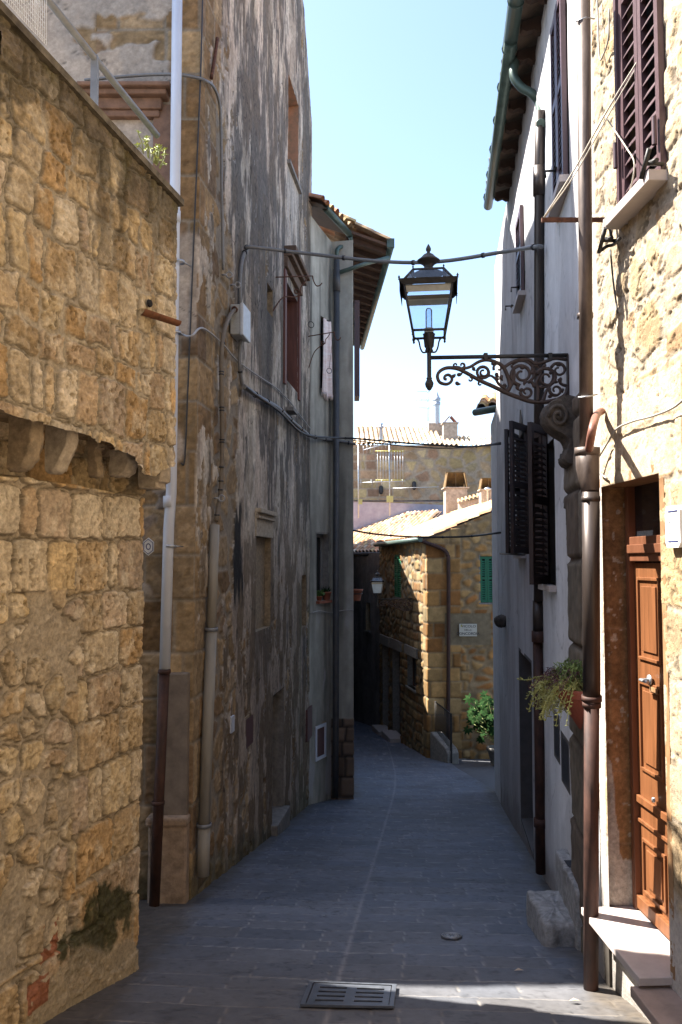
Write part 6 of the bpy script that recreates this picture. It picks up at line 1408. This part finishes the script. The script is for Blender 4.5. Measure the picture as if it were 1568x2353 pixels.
R0, R1 = atd(1000, 1612, 21.9), atd(1037, 1641, 20.9); mb = MB(); part('handrail', MB().tube([R0, R1], .018, 6), IRON, t)
for k in range(15): p = R0.lerp(R1, k / 14); mb.tube([p, p - UP * .95], .009, 5)
part('bars', mb, IRON, t); part('post', MB().obox(R1 + V((-.02, -.02, -1.2)), (.04, 0, 0), (0, .04, 0), UP * 1.22), IRON, t)
t = thing('fatsia_shrub', 'dark green shrub with large lobed leaves in a pot at the white house corner', 'shrub', (3.85, 20.6, G(20.6)))
c = LOC[t.name]; part('pot', pot(MB(), c, .26, .42), STONE, t); mb = MB(); ms = MB(); rg = random.Random(12)
for k in range(95):
    px = rg.gauss(1124, 24); py = rg.gauss(1648, 32)
    if px < 1066 or py > 1708 or py < 1588: continue
    p = atd(px, py, 20.6 + rg.uniform(-.5, .5)); b0 = c + V((0, 0, .45)); ms.tube([b0, (b0 + p) / 2 + UP * .10, p], .007, 4)
    nrm = V((rg.uniform(-.6, .3), -rg.uniform(.2, 1), rg.uniform(.1, .9))).normalized(); x = nrm.cross(UP).normalized(); y = x.cross(nrm); sz = rg.uniform(.10, .19); a0 = rg.uniform(0, 6)
    for j in range(7):
        an = a0 + j * .75; dv = x * math.cos(an) + y * math.sin(an) - nrm * .35; sd = (x * -math.sin(an) + y * math.cos(an)) * sz * .20; mb.quad(p, p + dv * sz * .5 + sd, p + dv * sz, p + dv * sz * .5 - sd)
part('leaves', mb, LEAFD, t); part('stems', ms, mat('plant_stem', (.20, .22, .08)), t)
# ================================================================ RIGHT SIDE DETAILS
# carved console and pointed remnant
t = thing('carved_console', 'dark weathered scrolled stone console projecting above the dark doorway jamb of the white house', 'stone bracket', PG.pp(1310, 1065, 0))
s_ = PG.at(1327, 985, 0, 0)[0]; o_ = PG.pt(s_, PG.at(1318, 1070, 0)[1], -.02, 0); hh_ = PG.at(1318, 928, 0)[1] - o_.z
prof = [(0, 0), (.05, -.02), (.12, .0), (.145, .06), (.13, .12), (.10, .16), (.10, .22), (.14, .30), (.22, .36), (.28, .44), (.30, .54), (.27, .64), (.19, .71), (.10, .73), (0, .70)]
prof = [(a_ * .80, b_ / .73 * (hh_ + .03)) for a_, b_ in prof]; mb = MB(); rg = random.Random(2); SL = 9; un_, nn_ = PG.U(0), PG.N(0); den = cr([V((a_, b_, 0)) for a_, b_ in prof], 3); m_ = len(den); i0 = 0
for j in range(SL + 1):
    tt = j / SL; sh = 1 - .12 * (abs(tt - .5) * 2) ** 3
    for q_ in den: jit = rg.uniform(-.008, .008); mb.v.append(o_ + un_ * (.30 * tt) + nn_ * (q_.x * sh + jit) + UP * (q_.y + jit))
for j in range(SL):
    for k in range(m_): a = j * m_ + k; b = j * m_ + (k + 1) % m_; mb.f.append((a, b, b + m_, a + m_)); mb.sm.append(True)
mb.f.append(tuple(range(m_))[::-1]); mb.f.append(tuple(SL * m_ + k for k in range(m_))); mb.sm += [False, False]
DKST = mat('dark_weathered_stone', (.075, .06, .048), .9, 0, .5, 20, 1., dist=.015)
part('console', mb, DKST, t)
for tt in (0,): part('volute', MB().tube([o_ + nn_ * (.14 + .07 * (1 - k / 26) * math.cos(k * .45)) + UP * (hh_ * .74 + .085 * (1 - k / 26) * math.sin(k * .45)) - un_ * .006 for k in range(26)], .014, 6), DKST, t)
p = PG.pp(1152, 1427, .06); solo('stone_stub', MB().blob(p, (.10, .14, .09), 3), DKST, 'small dark rounded stone stub projecting low on the far white wall', 'stone')
p = PG.pp(1195, 1008, .01); solo('plaster_patch', MB().prism([(0, 0), (.26, 0), (.26, .20), (.16, .30), (.02, .10)], p, -PG.U(0), UP, PG.N(0) * .012), mat('bare_patch', (.14, .115, .09), .9, 0, .3, 12, .4), 'pointed bare patch above the far shutters of the white house', 'wall patch')
# stone steps at the white house door
def rough_block(name, corners, z0, z1, m, label, cat, seed=1):
    """worn stone block: plan polygon corners, rounded and displaced"""
    cx_ = sum(p[0] for p in corners) / 4; cy_ = sum(p[1] for p in corners) / 4; N_ = 26; ring = []
    for k in range(4):
        a, b = V((*corners[k], 0)), V((*corners[(k + 1) % 4], 0))
        for j in range(N_): ring.append(a.lerp(b, j / N_))
    levels = [(1.0, z0), (1.01, z0 + (z1 - z0) * .3), (1.0, z0 + (z1 - z0) * .6), (.995, z1 - .035), (.975, z1 - .012), (.93, z1), (.7, z1 + .004), (.4, z1 + .004), (.12, z1 + .003)]
    mb = MB(); n_ = len(ring)
    for L_, (f_, z_) in enumerate(levels):
        for k, p in enumerate(ring):
            d = V((p.x - cx_, p.y - cy_, 0)); ff = f_
            if L_ < 6: d_l = max(0, 1); 
            nz = float(vn(np.array(p.x * 14 + seed), np.array(p.y * 14 + z_ * 16), seed)) - .5; nz2 = float(vn(np.array(p.x * 40), np.array(p.y * 40 + z_ * 60), seed + 3)) - .5
            # round corners
            cn = min((p - V((*c_, 0))).length for c_ in corners); rd = .022 * max(0, 1 - cn / .06)
            dn = d.normalized(); q = V((cx_, cy_, 0)) + d * ff + dn * (nz * .022 + nz2 * .014 - rd); q.z = z_ + (nz * .012 + nz2 * .006 if L_ > 3 else 0); mb.v.append(q)
    for l_ in range(len(levels) - 1):
        for k in range(n_): a = l_ * n_ + k; b = l_ * n_ + (k + 1) % n_; mb.f.append((a, b, b + n_, a + n_)); mb.sm.append(True)
    mb.f.append(tuple((len(levels) - 1) * n_ + k for k in range(n_))); mb.sm.append(True)
    return solo(name, mb, m, label, cat, (cx_, cy_, z0))
WORN = mat('worn_step_stone', (.21, .205, .20), .5, 0, .35, 18, .9, dist=.012, col2=(.36, .35, .34))
q1 = gp(1222, 2120); q2 = gp(1290, 2172); hst = atd(1212, 2062, q1.y + .1).z
ys0 = gp(1252, 2178).y; ys1 = ys0 + .62; xw = lambda y: 1.52 + (y - 4.95) * PG.u[0][0] / PG.u[0][1]
zt = atd(1262, 2130, ys0).z
rough_block('stone_step', [(atd(1252, 2150, ys0).x, ys0), (xw(ys0) + .0, ys0 + .02), (xw(ys1), ys1), (atd(1207, 2080, ys1).x, ys1)], G(ys1) - .1, zt, WORN, 'worn rounded stone step standing on the street beside the white house', 'step', 4)
ya = ys0 - .05; yb2 = ya + .95; zt2 = atd(1345, 2010, 5.35).z
rough_block('stone_step', [(xw(5.48) - .06, 5.48), (xw(5.48) + .10, 5.48), (xw(6.3) + .10, 6.3), (xw(6.3) - .09, 6.3)], G(6.2) - .3, atd(1331, 2050, 5.48).z, WORN, 'higher worn stone step with dark anti-slip strips at the wall foot', 'step', 9)
mb = MB(); mb.obox(V((xw(5.95) - .05, 5.88, atd(1331, 2050, 5.48).z + .008)), (.05, 0, 0), (0, .14, 0), (0, 0, .004)); solo('antislip_strip', mb, mat('black_strip', (.02, .02, .025), .7), 'dark anti-slip strip stuck on the higher worn step', 'strip')
# wall planter: half-cone pot with trailing plants
c = PG.pp(1352, 1592, .0); s_, z_ = PG.at(1326, 1597, 0, .10); ctr = PG.pt(s_ + .26, z_, .0, 0); t = thing('wall_planter', 'terracotta half-cone wall planter with trailing yellow-green plants beside the big downpipe', 'planter', ctr - UP * .22)
mb = MB(); N_ = 14; un_, nn_ = PG.U(0), PG.N(0)
prof = [(.19, .01), (.205, .0), (.205, -.04), (.185, -.045), (.05, -.25), (.0, -.29)]
for k in range(len(prof) - 1):
    for j in range(N_):
        a0, a1 = math.pi * j / N_, math.pi * (j + 1) / N_; f_ = lambda r, a, z: ctr + un_ * (r * math.cos(a)) + nn_ * (r * math.sin(a)) + UP * z
        mb.quad(f_(prof[k][0], a0, prof[k][1]), f_(prof[k][0], a1, prof[k][1]), f_(prof[k + 1][0], a1, prof[k + 1][1]), f_(prof[k + 1][0], a0, prof[k + 1][1]), sm=True)
mb.quad(*[ctr + un_ * (.165 * math.cos(math.pi * j / N_)) + nn_ * (.165 * math.sin(math.pi * j / N_)) - UP * .02 for j in range(N_ + 1)])
part('pot', mb, mat('red_clay_planter', (.22, .055, .03), .7, 0, .15, 12, .1), t)
rg = random.Random(21)
def trailers(n_, m, spread, drop, ll, lw, nm, rise=.06, r=.0022, cxo=0.):
    mb = MB()
    for k in range(n_):
        a = rg.uniform(.1, 3.04); rr_ = rg.uniform(.02, .16); p = ctr + un_ * (rr_ * math.cos(a) + cxo) + nn_ * rr_ * math.sin(a); out = un_ * rg.uniform(-.4, 1.0) + nn_ * rg.uniform(.2, 1.0); out.normalize(); s_ = rg.uniform(.35, 1) * spread; dz = rg.uniform(-1, .2) * drop
        P = cr([p, p + out * s_ * .4 + UP * rise * rg.uniform(.5, 1.3), p + out * s_ * .8 + UP * (rise * .4 + dz * .4), p + out * s_ + UP * dz], 4); mb.tube(P, r, 4, cap=False)
        for q in P[2::1]: 
            for _ in range(2): leafq(mb, q, (rg.uniform(-1, 1), rg.uniform(-1, 1), rg.uniform(-.4, 1)), ll, lw, rg)
    return part(nm, mb, m, t)
trailers(120, LEAFY, .30, .20, .026, .010, 'trailing_stems'); trailers(60, mat('leaf_fresh', (.13, .20, .05), .55, 0, .3, 30, .1, col2=(.22, .30, .09)), .14, -.04, .026, .010, 'upright_stems', .14); trailers(34, PURPL, .24, -.05, .035, .006, 'purple_stems', .10)
# clothes line arms, ropes
u, n = PH.U(0), PH.N(0)
p = PH.pp(1398, 508, .04); e_ = atd(1246, 508, p.y)
t = thing('clothesline_bracket', 'rusty square iron arm sticking out over the lane below the shuttered window', 'iron arm', p)
part('bar', MB().obox(p, e_ - p, (0, .02, 0), UP * .022), RUST, t); part('stay', MB().tube([p, PH.pp(1408, 555, .03)], .008, 6), IRON, t)
part('hook', MB().tube(cr([PH.pp(1382, 575, .10), PH.pp(1395, 566, .06), PH.pp(1410, 562, .03), PH.pp(1425, 548, .06)], 4), .010, 6), IRON, t)
p2 = atd(1474, 92, 4.15); t = thing('clothesline_bracket', 'rusty square iron arm crossing in front of the shuttered window', 'iron arm', p2)
part('bar', MB().obox(p2, V((.36, .0, -.004)), (0, .022, 0), UP * .024), RUST, t); part('pulley', MB().lathe([(.014, -.012), (.02, 0), (.014, .012)], p2 + V((.012, .0, -.05)), 12, ax=(0, 1, 0)), RUST, t)
ROPE = mat('weathered_rope', (.42, .38, .31), .8, 0, .15, 60, .2)
wire('clothesline', [p2 + V((.012, 0, -.06)), atd(1395, 255, 4.3), atd(1320, 390, 4.45), e_ + V((.01, 0, .02))], .0045, ROPE, 'pale rope stretched between the two rusty arms', 'rope')
wire('clothesline', [p2 + V((.03, 0, -.05)), atd(1400, 262, 4.33), atd(1322, 400, 4.47), e_ + V((.02, .01, .03))], .0035, ROPE, 'second thinner rope lying against the stretched clothesline', 'rope')
wire('loose_cord', [PH.pp(1390, 265, .05), PH.pp(1410, 295, .05), PH.pp(1440, 340, .07), PH.pp(1458, 375, .08), PH.pp(1450, 430, .08), PH.pp(1435, 465, .06)], .004, ROPE, 'slack cord hanging in a curve over the plum shutters', 'cord')
wire('wall_cable', [PH.pp(1575, 915, .03), PH.pp(1545, 938, .03), PH.pp(1500, 956, .03), PH.pp(1455, 968, .03), PH.pp(1418, 985, .03), PH.pp(1398, 1015, .03), PH.pp(1380, 1045, .04), PH.pp(1368, 1062, .05), PH.pp(1374, 1082, .03), PH.pp(1395, 1100, .02)], .006, mat('grey_wall_cable', (.30, .28, .25), .6), 'grey cable curving over the sunlit stone above the door')
wire('wall_cable', [PH.pp(1372, -20, .03), PH.pp(1375, 60, .03), PH.pp(1378, 130, .03), PH.pp(1384, 132, .03), PH.pp(1398, 90, .03), PH.pp(1400, 20, .03)], .005, mat('grey_wall_cable', (.30, .28, .25)), 'thin looped wire at the top of the sunlit stone wall')
wire('iron_drop', [PH.pp(1403, 575, .03), PH.pp(1410, 650, .03), PH.pp(1420, 720, .03)], .005, IRON, 'thin iron rod trailing down the stone below the lower arm', 'iron rod')
# plaque at the right edge
s_, z_ = PH.at(1566, 1210, 0); mb = MB(); t = thing('wall_plaque', 'small white enamel plaque with clipped corners and blue lines on the sunlit wall', 'plaque', PH.pt(s_, z_, .02, 0))
pg = [(-.075, -.10), (-.055, -.13), (.06, -.13), (.075, -.10), (.075, .10), (.055, .13), (-.06, .13), (-.075, .10)]
part('plate', MB().prism([(a + .015, b * .75) for a, b in pg], PH.pt(s_, z_, .015, 0), PH.U(0), UP, n * .02), mat('white_enamel', (.75, .76, .76)), t)
for zz in (.07, -.07): part('line', MB().obox(PH.pt(s_ - .04, z_ + zz, .036, 0), PH.U(0) * .10, n * .002, UP * .005), mat('navy_enamel', (.03, .04, .14)), t)
for zz in (.02, -.03): part('screw', MB().lathe([(.005, 0), (.004, .003), (0, .004)], PH.pt(s_ + .04, z_ + zz, .035, 0), 8, ax=n), IRON, t)
for px, py, lb in ((1478, 20, ''),): pass
# ================================================================ STREET FITTINGS
DRM = mat('blue_grey_iron', (.13, .14, .16), .4, .5, .25, 15, .3)
ca, cb, cc_, cd = gp(690, 2318), gp(905, 2322), gp(912, 2270), gp(712, 2262)
t = thing('drain_grate', 'rectangular cast iron drain grate with two rows of slots set in the paving', 'drain', (ca + cc_) / 2)
def on4(u_, v_, dz=.0): p = (ca.lerp(cb, u_)).lerp(cd.lerp(cc_, u_), v_); return V((p.x, p.y, G(p.y) + dz))
mb = MB()
def slab4(mb, u0, u1, v0, v1, z0, z1):
    P = [on4(a, b, z0) for a, b in ((u0, v0), (u1, v0), (u1, v1), (u0, v1))]; Q = [on4(a, b, z1) for a, b in ((u0, v0), (u1, v0), (u1, v1), (u0, v1))]
    mb.quad(*P[::-1]); mb.quad(*Q)
    for k in range(4): mb.quad(P[k], P[(k + 1) % 4], Q[(k + 1) % 4], Q[k])
T0, T1 = .010, .022
slab4(mb, 0, 1, 0, .06, T0, T1); slab4(mb, 0, 1, .94, 1, T0, T1); slab4(mb, 0, .05, .06, .94, T0, T1); slab4(mb, .95, 1, .06, .94, T0, T1); part('rim', mb, DRM, t)
mb = MB(); vs = [.08, .17, .24, .35, .42, .53, .60, .71, .78, .92]
slab4(mb, .06, .14, .08, .92, T0, T1 - .003); slab4(mb, .45, .56, .08, .92, T0, T1 - .003); slab4(mb, .87, .94, .08, .92, T0, T1 - .003)
for u0, u1 in ((.14, .45), (.56, .87)):
    for a, b in ((.08, .17), (.24, .35), (.42, .53), (.60, .71), (.78, .92)): slab4(mb, u0, u1, a, b, T0, T1 - .003)
part('cover', mb, DRM, t); mb = MB(); slab4(mb, .01, .99, .01, .99, T0 - .003, T0 - .001); part('sump', mb, DARK, t)
c = gp(1038, 2154); c.z = G(c.y) + .006; t = thing('valve_cover', 'small oval-looking round metal valve cover in the paving', 'manhole cover', c); axn = V((0, .165, 1)).normalized()
part('plate', MB().lathe([(.072, 0), (.072, .006), (.066, .008), (0, .008)], c, 24, ax=axn), DRM, t); mb = MB()
for r_ in (.05, .066): mb.ring(c + axn * .009, r_, .002, V((1, 0, 0)), V((0, 1, -.165)).normalized(), 24, 4)
for k in range(8): a = k * .785; p = c + axn * .009 + V((math.cos(a) * .033, math.sin(a) * .033, -.165 * math.sin(a) * .033)); mb.ring(p, .009, .002, V((1, 0, 0)), V((0, 1, -.165)).normalized(), 8, 4)
part('relief', mb, STEEL, t)
for px, py, lb in ((1193, 2235, 'pale dry leaf lying on the paving near the big downpipe'), (1320, 2305, 'small dry leaf at the edge of the sunlit strip')):
    p = gp(px, py); mb = MB(); mb.quad(p + V((-.03, 0, .012)), p + V((0, -.015, .022)), p + V((.03, 0, .014)), p + V((0, .015, .02))); solo('dry_leaf', mb, mat('dry_leaf', (.42, .34, .26), .8), lb, 'leaf')
